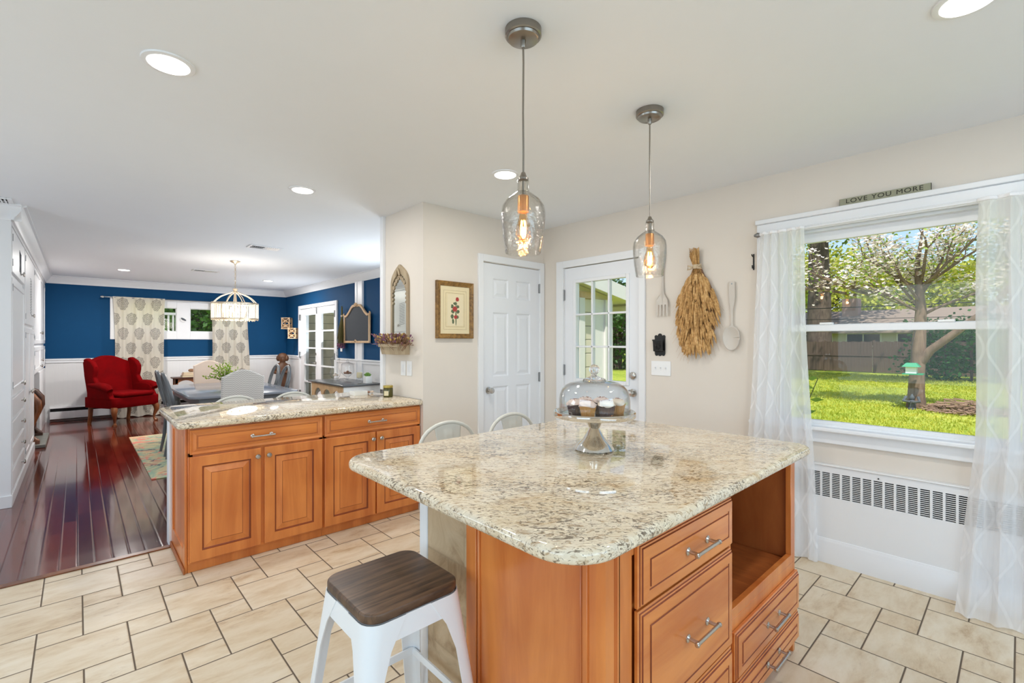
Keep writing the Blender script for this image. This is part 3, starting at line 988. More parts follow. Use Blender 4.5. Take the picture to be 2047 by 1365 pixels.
# ------------------------------------------------------------------ peninsula
def base_unit(x0, x1, da, db, k1, k2, label):
    t = thing('base_cabinet', label, 'cabinet', ((x0 + x1) / 2, 3.60, 0), group='peninsula base cabinets')
    b = MB().box(x0, x1, 3.345, 3.86, 0.0, 0.8595)
    b.box(x0, x1, 3.328, 3.3449, 0.835, 0.8595).box(x0, x1, 3.328, 3.3449, 0.688, 0.712).box(x0, x1, 3.328, 3.3449, 0.055, 0.08)
    xm = (da[1] + db[0]) / 2
    b.box(x0, x0 + 0.025, 3.328, 3.3449, 0.08, 0.835).box(x1 - 0.025, x1, 3.328, 3.3449, 0.08, 0.835).box(xm - 0.02, xm + 0.02, 3.328, 3.3449, 0.08, 0.69)
    b.build('body', M['cherry'], t, world=True, bevel=0.0015, seg=1)
    w = db[1] - da[0]
    d = front(w, 0.145, DRAW_PROF, da[0], 3.328, 0.703).build('drawer', M['cherry_h'], t, world=True, flat=True)
    pull((da[0] + db[1]) / 2, 3.309, 0.773).build('handle', M['nickel'], d, world=True)
    for (a, b_), k in ((da, k1), (db, k2)):
        dd = front(b_ - a, 0.622, DOOR_PROF, a, 3.328, 0.068).build('door', M['cherry'], t, world=True, flat=True)
        knob(k, 3.308, 0.640).build('knob', M['nickel'], dd, world=True)
    return t


base_unit(0.478, 1.265, (0.486, 0.868), (0.888, 1.258), 0.844, 0.910, 'two-door cherry base cabinet at the free left end of the peninsula')
base_unit(1.2655, 2.049, (1.274, 1.656), (1.668, 2.044), 1.630, 1.697, 'two-door cherry base cabinet of the peninsula against the beige pillar')
ep = thing('cabinet_end_panel', 'cherry framed end panel closing the left end of the peninsula', 'panel', (0.468, 3.6, 0))
MB().box(0.464, 0.4775, 3.345, 3.40, 0, 0.8595).box(0.464, 0.4775, 3.815, 3.87, 0, 0.8595).box(0.464, 0.4775, 3.40, 3.815, 0.80, 0.8595).box(0.464, 0.4775, 3.40, 3.815, 0, 0.13).build('frame', M['cherry'], ep, world=True, bevel=0.003)
MB().box(0.472, 0.4775, 3.40, 3.815, 0.13, 0.80).build('inset_panel', M['cherry'], ep, world=True, flat=True)
MB().box(0.455, 0.464, 3.33, 3.87, 0, 0.035).build('shoe_moulding', M['cherry_in'], ep, world=True, bevel=0.006)
struct('wall_peninsula', MB().box(0.45, 2.049, 3.871, 3.97, 0, 0.8595), M['white'], bevel=0.004)
pt = slab(rounded(0.42, 2.0485, 3.28, 4.255, [0.035, 0.006, 0.006, 0.16], 8), 0.86, 0.90, 0.014)
tag(pt.build('countertop', M['granite']), 'long speckled granite countertop of the peninsula ending at the beige pillar', 'countertop')

# ------------------------------------------------------------------ island
it = thing('drawer_cabinet', 'cherry island cabinet with a stack of drawers at the stool end', 'cabinet', (1.28, 0.95, 0))
b = MB().box(0.935, 1.642, 0.70, 1.20, 0.10, 0.8595).box(0.935, 1.642, 0.75, 1.20, 0.0, 0.10)
b.box(0.995, 1.055, 0.683, 0.70, 0.06, 0.8595).box(1.055, 1.642, 0.683, 0.70, 0.815, 0.8595)
b.build('body', M['cherry'], it, world=True, bevel=0.002, seg=1)
# fluted corner post and end panel
cp = MB()
prof = [(0.92, 0.715), (0.925, 0.70), (0.94, 0.683), (0.955, 0.683), (0.975, 0.683), (0.977, 0.687), (0.980, 0.687), (0.982, 0.683), (0.985, 0.687), (0.988, 0.687), (0.990, 0.683), (1.0, 0.683), (1.0, 0.72), (0.92, 0.72)]
cp.prism(prof, 0, 0.8595, 'z')
cp.build('corner_post', M['cherry'], it, world=True, flat=True)
pan = MB().box(0.922, 0.935, 0.72, 1.205, 0, 0.8595).box(0.914, 0.922, 0.72, 0.735, 0, 0.8595)
pan.box(0.914, 0.922, 1.155, 1.205, 0, 0.8595)
pan.tube([(0.919, 1.146, 0.0), (0.919, 1.146, 0.8595)], 0.005, 8).tube([(0.921, 0.742, 0.0), (0.921, 0.742, 0.8595)], 0.004, 8)
pan.build('end_panel', M['cherry'], it, world=True, bevel=0.0015, seg=1)
for z0, z1 in ((0.677, 0.845), (0.338, 0.670), (0.075, 0.331)):
    d = front(0.576, z1 - z0, ISL_PROF, 1.063, 0.6825, z0).build('drawer', M['cherry_h'], it, world=True, flat=True)
    pull(1.372, 0.6605, (z0 + z1) / 2 - (0.003 if z1 > 0.7 else -0.0), 0.062).build('handle', M['nickel'], d, world=True)
nt = thing('niche_cabinet', 'cherry island cabinet with an empty open niche above two drawers', 'cabinet', (2.0, 0.95, 0))
b = MB().box(1.6425, 1.665, 0.683, 1.20, 0, 0.8595).box(2.322, 2.345, 0.683, 1.20, 0, 0.8595).box(1.665, 2.322, 0.75, 1.20, 0, 0.40)
b.box(1.665, 2.322, 0.683, 0.75, 0.06, 0.40).box(1.665, 2.322, 0.683, 0.705, 0.40, 0.435).box(1.665, 2.322, 0.683, 1.20, 0.835, 0.8595).box(2.295, 2.322, 0.683, 0.705, 0.435, 0.835)
b.build('body', M['cherry'], nt, world=True, bevel=0.0015, seg=1)
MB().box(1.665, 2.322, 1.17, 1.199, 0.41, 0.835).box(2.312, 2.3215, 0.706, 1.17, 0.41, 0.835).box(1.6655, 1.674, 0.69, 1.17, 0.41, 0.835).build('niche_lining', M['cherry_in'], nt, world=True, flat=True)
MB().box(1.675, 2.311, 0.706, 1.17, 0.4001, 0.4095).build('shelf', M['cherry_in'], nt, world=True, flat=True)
for z0, z1 in ((0.192, 0.360), (0.062, 0.184)):
    d = front(0.676, z1 - z0, ISL_PROF, 1.668, 0.6825, z0).build('drawer', M['cherry_h'], nt, world=True, flat=True)
    pull(2.01, 0.6605, (z0 + z1) / 2 + 0.006, 0.062).build('handle', M['nickel'], d, world=True)
kw = sthing('wall_island', 'tile-clad knee wall behind the island cabinets')
struct('core', MB().box(0.937, 2.345, 1.2055, 1.47, 0, 0.8595), M['white'], kw, flat=True)


def mk_walltile():
    g = G('wall_stone_tile')
    x, y, z = g.sep(g.coord())
    row = g.m('FLOOR', z / 0.159)
    p = (y + row * 0.09) / 0.318
    fy, fz = g.m('FRACT', p), g.m('FRACT', z / 0.159)
    d = g.m('MINIMUM', g.m('MINIMUM', fy, 1.0 - fy) * 2.0, g.m('MINIMUM', fz, 1.0 - fz))
    r = g.white(g.com(g.m('FLOOR', p), row, 0.0))
    n = g.noise(g.com(x, y + r * 9.0, z + r * 5.0), 6, 6, 0.65, 1.2)
    c = g.ramp(n, [(0.3, lin(150, 118, 84)), (0.5, lin(190, 164, 130)), (0.7, lin(206, 184, 152))])
    g.set(color=g.mix((1.0 - g.step(d, 0.012, 0.03)) * 0.6, c, lin(170, 146, 114)), rough=0.3)
    return g.mat


struct('tile_facing', MB().box(0.925, 0.937, 1.2055, 1.445, 0, 0.8595), mk_walltile(), kw, flat=True)
struct('corner_bead', MB().box(0.92, 0.9369, 1.445, 1.495, 0, 0.8595).box(0.937, 0.96, 1.47, 1.495, 0, 0.8595), M['white'], kw, bevel=0.004)
struct('tile_facing', MB().box(0.96, 2.345, 1.47, 1.482, 0, 0.8595), M['wainscot'], kw, flat=True)
ct = slab(rounded(0.785, 2.47, 0.637, 1.90, [0.14, 0.085, 0.09, 0.13], 12), 0.86, 0.90, 0.017, 6)
tag(ct.build('countertop', M['granite']), 'large rounded speckled granite countertop of the kitchen island', 'countertop')


# ------------------------------------------------------------------ stools
def ang_leg(sx, sy, top, bot, zt, zb, w_t, w_b):
    """folded sheet-metal leg: L-shaped section with a rounded corner, tapering downwards"""
    rs = []
    N = 8
    for k in range(N + 1):
        f = k / N
        flare = max(0.0, 1 - f / 0.24) ** 1.6 * 0.055
        cx = top + (bot - top) * f
        z = zt + (zb - zt) * f
        w = w_t + (w_b - w_t) * f + flare
        r = 0.050 - 0.028 * min(1, f * 1.6)
        pts = [(cx - w, cx)]
        for i in range(6):
            a = 0.5 * pi * i / 5
            pts.append((cx - r + r * sin(a), cx - r + r * cos(a)))
        pts.append((cx, cx - w))
        t = 0.004
        inner = [(px - t if i > 0 else px, py - t if i < len(pts) - 1 else py) for i, (px, py) in enumerate(pts)]
        ring = [(sx * px, sy * py, z) for px, py in pts] + [(sx * px, sy * py, z) for px, py in reversed(inner)]
        rs.append(ring)
    return MB().loft(rs)


def stool(loc, rz, label, mat, hs=0.655, back=None, group=None, seat_mat=None):
    t = thing('counter_stool', label, 'stool', loc, rz, group)
    a = 0.152
    slab(rounded(-a, a, -a, a, 0.05, 8), hs - 0.028, hs, 0.006, 3).build('seat', seat_mat or M['seat'], t)
    sk = MB()
    o1, o2 = rounded(-a - 0.001, a + 0.001, -a - 0.001, a + 0.001, 0.05, 6), rounded(-a - 0.006, a + 0.006, -a - 0.006, a + 0.006, 0.05, 6)
    i1, i2 = rounded(-a + 0.003, a - 0.003, -a + 0.003, a - 0.003, 0.046, 6), rounded(-a - 0.002, a + 0.002, -a - 0.002, a + 0.002, 0.046, 6)
    zt, zb = hs - 0.028, hs - 0.085
    sk.loft([[(x, y, zt) for x, y in o1], [(x, y, zb) for x, y in o2], [(x, y, zb) for x, y in i2], [(x, y, zt - 0.004) for x, y in i1]])
    sk.build('apron', mat, t)
    for sx in (-1, 1):
        for sy in (-1, 1):
            lg = ang_leg(sx, sy, a + 0.003, a + 0.066, zt, 0.006, 0.060, 0.036).build('leg', mat, t, angle=60)
            c = a + 0.05
            MB().box(sx * c - 0.02, sx * c + 0.02, sy * c - 0.02, sy * c + 0.02, 0, 0.012).build('foot_cap', M['plate'], lg, bevel=0.003)
    c = a + 0.026
    br = MB()
    for s in (-1, 1):
        br.box(-c, c, s * c - 0.003, s * c + 0.003, 0.26, 0.285)
        br.box(s * c - 0.003, s * c + 0.003, -c, c, 0.26, 0.285)
    br.build('foot_rail', mat, t)
    MB().tube([(-0.13, -0.13, hs - 0.07), (0.13, 0.13, hs - 0.07)], 0.009, 8).tube([(-0.13, 0.13, hs - 0.078), (0.13, -0.13, hs - 0.078)], 0.009, 8).build('cross_brace', mat, t)
    if back:
        pts = []
        zt = back
        pts.append((-0.165, 0.14, hs - 0.06))
        pts.append((-0.188, 0.165, hs + 0.06))
        for i in range(17):
            q = pi * (1 - i / 16)
            pts.append((0.20 * cos(q), 0.20 + 0.012 * sin(q), hs + 0.10 + (zt - hs - 0.112) * sin(q) ** 0.8))
        pts.append((0.188, 0.165, hs + 0.06))
        pts.append((0.165, 0.14, hs - 0.06))
        MB().tube(pts, 0.0115, 12).build('back_hoop', mat, t)
        sp = MB()
        def f(u, v):
            wv = 0.055 + 0.04 * v
            x = (u - 0.5) * 2 * wv
            dz = -0.012 * (2 * u - 1) ** 2 * v
            emb = 0.004 if (0.32 < u < 0.68 and 0.45 < v < 0.85) else 0.0
            return (x, 0.150 + 0.06 * v - emb, hs - 0.03 + (zt - hs + 0.022) * v + dz)
        sp.grid(f, 22, 16, uv=False)
        sp.build('back_splat', mat, t, solid=0.003, raw=True)
    return t


stool((0.699, 1.292, 0), 0.0, 'backless white metal stool with dark wooden seat in front of the island', M['stool_white'])
stool((1.613, 2.10, 0), 0.0, 'low-backed cream metal stool behind the island, standing nearer the peninsula', M['stool_cream'], 0.62, 0.903, 'low-backed stools behind the island')
stool((2.111, 2.08, 0), 0.0, 'low-backed cream metal stool behind the island, in front of the pantry door', M['stool_cream'], 0.62, 0.903, 'low-backed stools behind the island')
stool((1.009, 4.42, 0), 0.0, 'low-backed cream metal stool behind the left half of the peninsula', M['stool_cream'], 0.62, 0.905, 'low-backed stools behind the peninsula')
stool((1.486, 4.42, 0), 0.0, 'low-backed cream metal stool behind the middle of the peninsula', M['stool_cream'], 0.62, 0.905, 'low-backed stools behind the peninsula')

# ------------------------------------------------------------------ cake stand, dome, cupcakes
CX, CY = 1.659, 1.265
cs = thing('cake_stand', 'polished steel pedestal cake stand on the island countertop', 'cake stand', (CX, CY, 0.90))
MB().lathe([(0.0, 0.002), (0.070, 0.002), (0.083, 0.0), (0.086, 0.004), (0.082, 0.010), (0.078, 0.016), (0.066, 0.032), (0.050, 0.046), (0.036, 0.068), (0.026, 0.086), (0.022, 0.094), (0.024, 0.098), (0.030, 0.112), (0.042, 0.130), (0.060, 0.143), (0.0, 0.143)], 48).build('pedestal', M['chrome'], cs, angle=50)
MB().lathe([(0.0, 0.1432), (0.168, 0.1432), (0.175, 0.145), (0.177, 0.150), (0.177, 0.166), (0.173, 0.169), (0.169, 0.167), (0.164, 0.158), (0.155, 0.155), (0.0, 0.155)], 64).build('plate', M['chrome'], cs, angle=50)
dm = thing('cake_dome', 'clear glass dome with ball knob covering the cupcakes', 'dome', (CX, CY, 1.056))
outer = [(0.152, 0.0), (0.154, 0.004), (0.153, 0.06), (0.150, 0.085), (0.140, 0.108), (0.125, 0.124), (0.105, 0.134), (0.08, 0.139), (0.055, 0.142)]
inner = [(r - 0.004, z - (0.004 if i > 5 else 0)) for i, (r, z) in enumerate(outer)]
MB().lathe(outer + [(0.0, 0.143)], 64, caps=False).join(MB().lathe([(inner[0][0], 0.0)] + inner[1:] + [(0, 0.1385)], 64, caps=False)).join(MB().lathe([(0.148, 0), (0.152, 0)], 64, caps=False)).build('bell', M['dome'], dm, raw=True)
MB().lathe([(0.0, 0.1435), (0.05, 0.1435), (0.047, 0.152), (0.034, 0.157), (0.018, 0.163), (0.010, 0.17), (0.012, 0.174), (0.020, 0.182), (0.0235, 0.193), (0.020, 0.205), (0.010, 0.214), (0.0, 0.216)], 40).build('knob', M['solid_glass'], dm)


def cupcake(dx, dy, wrap, frost, label, cake=None):
    t = thing('cupcake', label, 'cupcake', (CX + dx, CY + dy, 1.0555), group='cupcakes under the dome')
    rs = []
    n = 56
    for z, r in ((0.0, 0.0265), (0.012, 0.028), (0.026, 0.031), (0.038, 0.034)):
        rs.append([((r + (0.0013 if k % 2 else -0.0013)) * cos(2 * pi * k / n), (r + (0.0013 if k % 2 else -0.0013)) * sin(2 * pi * k / n), z) for k in range(n)])
    MB().loft(rs).build('wrapper', wrap, t, flat=True)
    MB().lathe([(0.0335, 0.0375), (0.036, 0.042), (0.034, 0.047), (0, 0.05)], 28).build('cake', cake or wrap, t)
    fr = MB()
    ph = random.uniform(0, 6)
    def sw(u, v):
        a = 2 * pi * u
        r = 0.037 * sqrt(max(0, 1 - v ** 2.2)) * (1 + 0.07 * sin(5 * a + 7 * v + ph)) + 0.0005
        z = 0.043 + 0.024 * v + 0.003 * sin(3 * a + ph + 6 * v) * (1 - v)
        return (r * cos(a), r * sin(a), z)
    fr.grid(sw, 32, 10, uv=False)
    f = fr.build('frosting', frost, t)
    sp = MB()
    for _ in range(14):
        a, r = random.uniform(0, 6.28), random.uniform(0.004, 0.024)
        z = 0.043 + 0.0245 * (max(0, 1 - (r / 0.037) ** 2)) ** 0.45
        d = Vector((random.uniform(-1, 1), random.uniform(-1, 1), 0.2)).normalized() * 0.003
        c = Vector((r * cos(a), r * sin(a), z + 0.0012))
        sp.tube([c - d, c + d], 0.0009, 5)
    sp.build('sprinkles', M['sprinkle'], t)['kind'] = 'stuff'
    return t


R_ = Vector((0.7343, -0.6788)); F_ = Vector((0.6788, 0.7343))
def pos(r, f): return (R_ * r + F_ * f)
for (r, f), wr, fr, lb, ck in (
        ((-0.086, -0.02), M['choc'], M['frost'], 'leftmost chocolate cupcake under the glass dome, dark wrapper, pale frosting', M['choc']),
        ((-0.030, 0.055), M['choc'], M['frost'], 'cupcake at the back left under the dome with only its pink frosting showing', M['choc']),
        ((-0.040, -0.072), M['vanilla'], M['frost'], 'front left vanilla cupcake under the dome with orange wrapper', M['vanilla']),
        ((0.040, -0.068), M['choc2'], M['frost_w'], 'front right chocolate cupcake under the dome with mauve wrapper', M['choc']),
        ((0.042, 0.052), M['choc'], M['frost'], 'chocolate cupcake at the back right under the dome behind the mauve one', M['choc']),
        ((0.098, -0.008), M['vanilla'], M['frost_w'], 'rightmost vanilla cupcake under the glass dome', M['vanilla'])):
    p = pos(r, f)
    cupcake(p.x, p.y, wr, fr, lb, ck)


# ------------------------------------------------------------------ pendants
def pendant(x, y, label):
    t = thing('pendant_light', label, 'pendant light', (x, y, H), group='glass pendants over the island')
    MB().lathe([(0.0, 0.0), (0.066, 0.0), (0.066, -0.024), (0.062, -0.028), (0.058, -0.028), (0.055, -0.036), (0.050, -0.039), (0.0, -0.039)], 40).build('canopy', M['bronze_nickel'], t)
    MB().lathe([(0.009, -0.0385), (0.009, -0.062), (0.006, -0.066), (0, -0.066)], 16).build('cord_grip', M['bronze_nickel'], t)
    MB().tube([(0, 0, -0.064), (0.002, 0.001, -0.12), (-0.001, 0.0, -0.30), (0.001, 0.0, -0.45), (0, 0, -0.522)], 0.0035, 8).build('cord', M['bronze_nickel'], t)
    MB().lathe([(0, -0.515), (0.007, -0.517), (0.012, -0.53), (0.019, -0.538), (0.019, -0.545), (0.009, -0.55), (0.009, -0.599), (0, -0.599)], 28).build('cap', M['bronze_nickel'], t)
    MB().lathe([(0, -0.5995), (0.0195, -0.602), (0.0205, -0.606), (0.0205, -0.660), (0.0, -0.660)], 28).build('socket', M['copper'], t)
    out = [(0.019, -0.543), (0.021, -0.548), (0.0205, -0.575), (0.024, -0.588), (0.040, -0.600), (0.062, -0.618), (0.076, -0.640), (0.080, -0.665), (0.079, -0.70), (0.075, -0.745), (0.069, -0.785), (0.065, -0.808)]
    inn = [(max(r - 0.003, 0.014), z) for r, z in out]
    MB().lathe(out + [(0.0635, -0.810)] + inn[::-1], 48, caps=False).build('shade', M['shade'], t, raw=True)
    bl = MB().lathe([(0.012, -0.660), (0.014, -0.672), (0.020, -0.695), (0.0285, -0.722), (0.030, -0.735), (0.026, -0.752), (0.014, -0.766), (0, -0.770)], 28, caps=False).build('bulb', M['bulb'], t, raw=True)
    fl = MB()
    for k in range(6):
        a = k * pi / 3
        fl.tube([(0.007 * cos(a), 0.007 * sin(a), -0.69), (0.0105 * cos(a + 0.2), 0.0105 * sin(a + 0.2), -0.715), (0.008 * cos(a), 0.008 * sin(a), -0.742)], 0.0011, 5)
    fl.build('filament', M['filament'], bl)
    return t


p1 = pendant(1.187, 1.224, 'glass pendant light with glowing filament bulb nearer the camera, left of the two')
p2 = copy_tree(p1, 'glass pendant light with glowing filament bulb farther away, in front of the glazed door', (2.06, 1.234, H))
for n_, xx, yy in (('glow_pendant_a', 1.187, 1.224), ('glow_pendant_b', 2.06, 1.234)):
    lamp(n_, 'POINT', (xx, yy, 1.775), 2.2, (1.0, 0.72, 0.42), shadow_soft_size=0.012)


# ------------------------------------------------------------------ ceiling fixtures
def downlight(x, y, label):
    t = thing('recessed_light', label, 'recessed light', (x, y, H), group='recessed ceiling lights')
    MB().lathe([(0.0, -0.0002), (0.092, -0.0002), (0.090, -0.006), (0.080, -0.008), (0.0, -0.008)], 40).build('trim_ring', M['white'], t)
    MB().lathe([(0.0, -0.0085), (0.072, -0.0085), (0.070, -0.0105), (0.0, -0.011)], 40).build('lens', M['lens'], t)
    return t


DL = [(0.272, 2.346, 'recessed ceiling light nearest the camera, above the tiled floor at left'), (1.229, 3.622, 'recessed ceiling light above the peninsula'), (2.119, 2.359, 'recessed ceiling light behind the nearer pendant'),
      (2.163, 0.118, 'recessed ceiling light cut by the top edge at the right'), (0.538, 9.548, 'recessed ceiling light at the far left of the dining room above the red armchair'), (2.594, 9.458, 'recessed ceiling light at the far right of the dining room beyond the chandelier')]
first = None
for i, (x, y, lb) in enumerate(DL):
    if first is None: first = downlight(x, y, lb)
    else: copy_tree(first, lb, (x, y, H))
    lamp('downlight_%d' % i, 'AREA', (x, y, H - 0.014), 9 if y < 5 else 40, (1.0, 0.97, 0.93), shape='DISK', size=0.14)


def vent(x, y, lx, ly, label):
    t = thing('ceiling_vent', label, 'vent', (x, y, H), group='white ceiling vents')
    mb = MB()
    for a, b, c, d in wall_pieces(-lx / 2, lx / 2, -ly / 2, ly / 2, [(-lx / 2 + 0.03, lx / 2 - 0.03, -ly / 2 + 0.03, ly / 2 - 0.03)]): mb.box(a, b, c, d, -0.010, -0.0003)
    mb.build('frame', M['white'], t, bevel=0.004)
    MB().box(-lx / 2 + 0.03, lx / 2 - 0.03, -ly / 2 + 0.03, ly / 2 - 0.03, -0.002, -0.0004).build('duct_shade_sheet', M['shade_dark'], t)  # dark sheet, shade of the duct put into its colour
    n = int((lx - 0.06) / 0.022)
    lo = MB()
    for k in range(n):
        xx = -lx / 2 + 0.03 + (k + 0.5) * (lx - 0.06) / n
        kk = len(lo.v)
        lo.box(-0.009, 0.009, -ly / 2 + 0.03, ly / 2 - 0.03, -0.0008, 0.0008).xf(Tx(xx, 0, -0.010, 0, 0, radians(35 if k > n * 0.4 else -35)), kk)
    lo.box(-lx / 2 + 0.03, lx / 2 - 0.03, -0.004, 0.004, -0.012, -0.008)
    lo.build('louvres', M['white'], t)
    return t


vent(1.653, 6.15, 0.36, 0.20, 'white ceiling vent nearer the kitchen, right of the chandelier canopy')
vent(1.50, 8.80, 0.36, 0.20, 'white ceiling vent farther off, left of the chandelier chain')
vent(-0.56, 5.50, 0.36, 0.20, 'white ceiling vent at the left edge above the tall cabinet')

# ------------------------------------------------------------------ things on the kitchen walls
def arc(cx, cy, r, a0, a1, n=10):
    return [(cx + r * cos(a0 + (a1 - a0) * i / n), cy + r * sin(a0 + (a1 - a0) * i / n)) for i in range(n + 1)]


def strip_frame(outer, inner, d0, d1, ax):
    """closed band between two outlines with equal counts"""
    def p3(a, b, h): return {'y': (a, h, b), 'x': (h, a, b)}[ax]
    return MB().loft([[p3(a, b, d1) for a, b in outer], [p3(a, b, d0) for a, b in outer], [p3(a, b, d0) for a, b in inner], [p3(a, b, d1) for a, b in inner], [p3(a, b, d1) for a, b in outer]], cap=False)


# framed botanical print
fp = thing('framed_print', 'gilt-framed botanical print of red roses on the beige pantry wall', 'picture', (2.355, 3.255, 1.638))
rect = lambda a, b: [(-a, -b), (a, -b), (a, b), (-a, b)]
MB().loft([[(x, -(d), z) for x, z in rect(a, b)] for a, b, d in ((0.190, 0.240, -0.0195), (0.190, 0.240, 0.008), (0.184, 0.234, 0.012), (0.172, 0.222, 0.008), (0.160, 0.210, 0.002), (0.154, 0.204, 0.004), (0.150, 0.200, 0.0), (0.150, 0.200, -0.0195))], cap=False).build('frame', M['gold'], fp, flat=True)
MB().box(-0.151, 0.151, 0.004, 0.019, -0.201, 0.201).build('mat', M['mat'], fp)
ln = MB()
for a, b, w in ((0.118, 0.165, 0.0012), (0.096, 0.143, 0.0016)):
    for q in wall_pieces(-a, a, -b, b, [(-a + w, a - w, -b + w, b - w)]): ln.box(q[0], q[1], 0.0034, 0.0042, q[2], q[3])
ln.build('mat_lines', M['gold'], fp)
MB().box(-0.080, 0.080, 0.0028, 0.0041, -0.132, 0.132).build('print', M['print'], fp)

# gothic mirror with a wooden flower box on the pillar
def gothic(w, zb, zs, zt, n=10):
    """pointed-arch outline in (y, z) with half width w"""
    pts = [(-w, zb), (-w, zs)]
    for i in range(1, n):
        f = i / n
        pts.append((-w * (1 - f ** 1.7) , zs + (zt - zs) * f ** 0.75))
    pts.append((0, zt))
    return pts + [(-a, b) for a, b in pts[-2::-1]]


gm = thing('gothic_mirror', 'tall pointed-arch wooden mirror with a flower box at its foot, on the pillar', 'mirror', (2.05, 3.628, 1.27))
MX = 2.05
o_ = gothic(0.148, 1.33, 1.86, 2.035)
i_ = gothic(0.118, 1.33, 1.845, 1.962)
fr = strip_frame([(3.628 + a, b) for a, b in o_], [(3.628 + a, b) for a, b in i_], MX, MX - 0.020, 'x')
fr.build('frame', M['grey_wood'], gm, world=True, flat=True)
tr = MB()
for k in range(9):
    f = k / 8
    a = -0.105 + 0.21 * f
    zc = 1.84 + (0.10 * (1 - abs(2 * f - 1)) ** 0.8)
    k0 = len(tr.v)
    tr.lathe([(0, -0.006), (0.017, -0.006), (0.020, 0), (0.017, 0.006), (0, 0.006)], 12).xf(Tx(MX - 0.012, 3.628 + a, zc, 0, 0, pi / 2), k0)
for s in (-1, 1):
    for k in range(4):
        k0 = len(tr.v)
        tr.lathe([(0, -0.008), (0.012, -0.008), (0.014, 0), (0.012, 0.008), (0, 0.008)], 10).xf(Tx(MX - 0.012, 3.628 + s * 0.116, 1.81 - 0.035 * k, 0, 0, pi / 2), k0)
tr.tube([(MX - 0.03, 3.60, 1.935), (MX - 0.034, 3.615, 1.975), (MX - 0.03, 3.628, 1.995), (MX - 0.034, 3.641, 1.975), (MX - 0.03, 3.656, 1.935)], 0.009, 8)
tr.build('carved_tracery', M['grey_wood'], gm, world=True)
MB().prism([(3.628 + a, b) for a, b in gothic(0.128, 1.33, 1.845, 1.975)], MX - 0.004, MX - 0.010, 'x').build('mirror_glass', M['mirror'], gm, world=True, flat=True)
bx = MB()
y0, y1, xb, xf = 3.475, 3.785, MX - 0.0005, 1.925
bx.loft([[(xb, y0 + 0.01, 1.262), (xf + 0.02, y0 + 0.01, 1.262), (xf + 0.02, y1 - 0.01, 1.262), (xb, y1 - 0.01, 1.262)], [(xb, y0, 1.352), (xf, y0, 1.352), (xf, y1, 1.352), (xb, y1, 1.352)],
         [(xb, y0 + 0.012, 1.352), (xf + 0.012, y0 + 0.012, 1.352), (xf + 0.012, y1 - 0.012, 1.352), (xb, y1 - 0.012, 1.352)], [(xb, y0 + 0.02, 1.274), (xf + 0.03, y0 + 0.02, 1.274), (xf + 0.03, y1 - 0.02, 1.274), (xb, y1 - 0.02, 1.274)]])
bx.box(xf - 0.006, xf + 0.004, y0 - 0.004, y1 + 0.004, 1.325, 1.352)
bx.build('flower_box', M['grey_wood'], gm, world=True, bevel=0.002)
df = thing('dried_flowers', 'dried purple and brown flowers in the wooden box under the gothic mirror', 'dried flowers', (1.98, 3.63, 1.276))
st, hd, pu, la, ye = MB(), MB(), MB(), MB(), MB()
rnd = random.Random(3)
for k in range(190):
    b0 = Vector((rnd.uniform(1.955, 2.03), rnd.uniform(3.50, 3.76), 1.278))
    lean = Vector((rnd.uniform(-0.10, 0.02), rnd.uniform(-0.14, 0.14) + (b0.y - 3.63) * 0.7, rnd.uniform(0.08, 0.16)))
    tip = b0 + lean
    tip.x = min(tip.x, 2.035)
    st.tube([b0, (b0 + tip) / 2 + Vector((-0.006, rnd.uniform(-0.008, 0.008), 0.006)), tip], 0.0014, 5)
    tgt = rnd.choice((hd, hd, hd, hd, pu, pu, ye) if tip.y < 3.63 else (pu, pu, hd, hd, hd, ye))
    r = rnd.uniform(0.004, 0.009)
    tgt.tube([tip - lean.normalized() * r * 2.2, tip - lean.normalized() * r, tip + lean.normalized() * r * 0.4, tip + lean.normalized() * r * 1.2], [r * 0.3, r, r * 0.9, r * 0.3], 7)
for s, base in ((1, 3.77), (-1, 3.50)):
    for k in range(16):
        b0 = Vector((rnd.uniform(1.95, 2.0), base, 1.34))
        d = Vector((rnd.uniform(-0.04, 0.02), s * rnd.uniform(0.06, 0.17), rnd.uniform(-0.01, 0.06)))
        st.tube([b0, b0 + d], 0.0012, 5)
        for q in (0.6, 0.75, 0.9, 1.0):
            dd = Vector((rnd.uniform(-0.01, 0.01), s * 0.018, rnd.uniform(0.0, 0.018)))
            (la if s > 0 else hd).leaf(b0 + d * q, dd, 0.004, (1, 0, 0.3))
st.build('stems', M['brown_dry'], df, world=True)['kind'] = 'stuff'
hd.build('seed_heads', M['brown_dry'], df, world=True)['kind'] = 'stuff'
pu.build('purple_heads', M['purple'], df, world=True)['kind'] = 'stuff'
la.build('lavender_sprigs', M['lavender'], df, world=True, raw=True)['kind'] = 'stuff'
ye.build('yellow_heads', M['yellow_dry'], df, world=True)['kind'] = 'stuff'


# switches
def plate(name, cx, cy, cz, w, h, face, label, n=1, group=None):
    t = thing(name, label, 'light switch', (cx, cy, cz), -pi / 2 if face == 'x' else 0, group)
    MB().box(-w / 2, w / 2, -0.007, -0.0002, -h / 2, h / 2).build('plate', M['plate'], t, bevel=0.003)
    for k in range(n):
        x = (k - (n - 1) / 2) * 0.046
        if n == 1:
            MB().prism([(-0.008, -0.033), (-0.011, 0.0), (-0.008, 0.033), (-0.004, 0.033), (-0.004, -0.033)], -0.016, 0.016, 'x').build('rocker', M['white'], t)
        else:
            MB().box(x - 0.005, x + 0.005, -0.009, -0.004, -0.014, 0.014).prism([(-0.017, 0.004), (-0.019, 0.010), (-0.006, 0.004), (-0.006, -0.006)], x - 0.0035, x + 0.0035, 'x').build('toggle', M['white'], t)
    return t


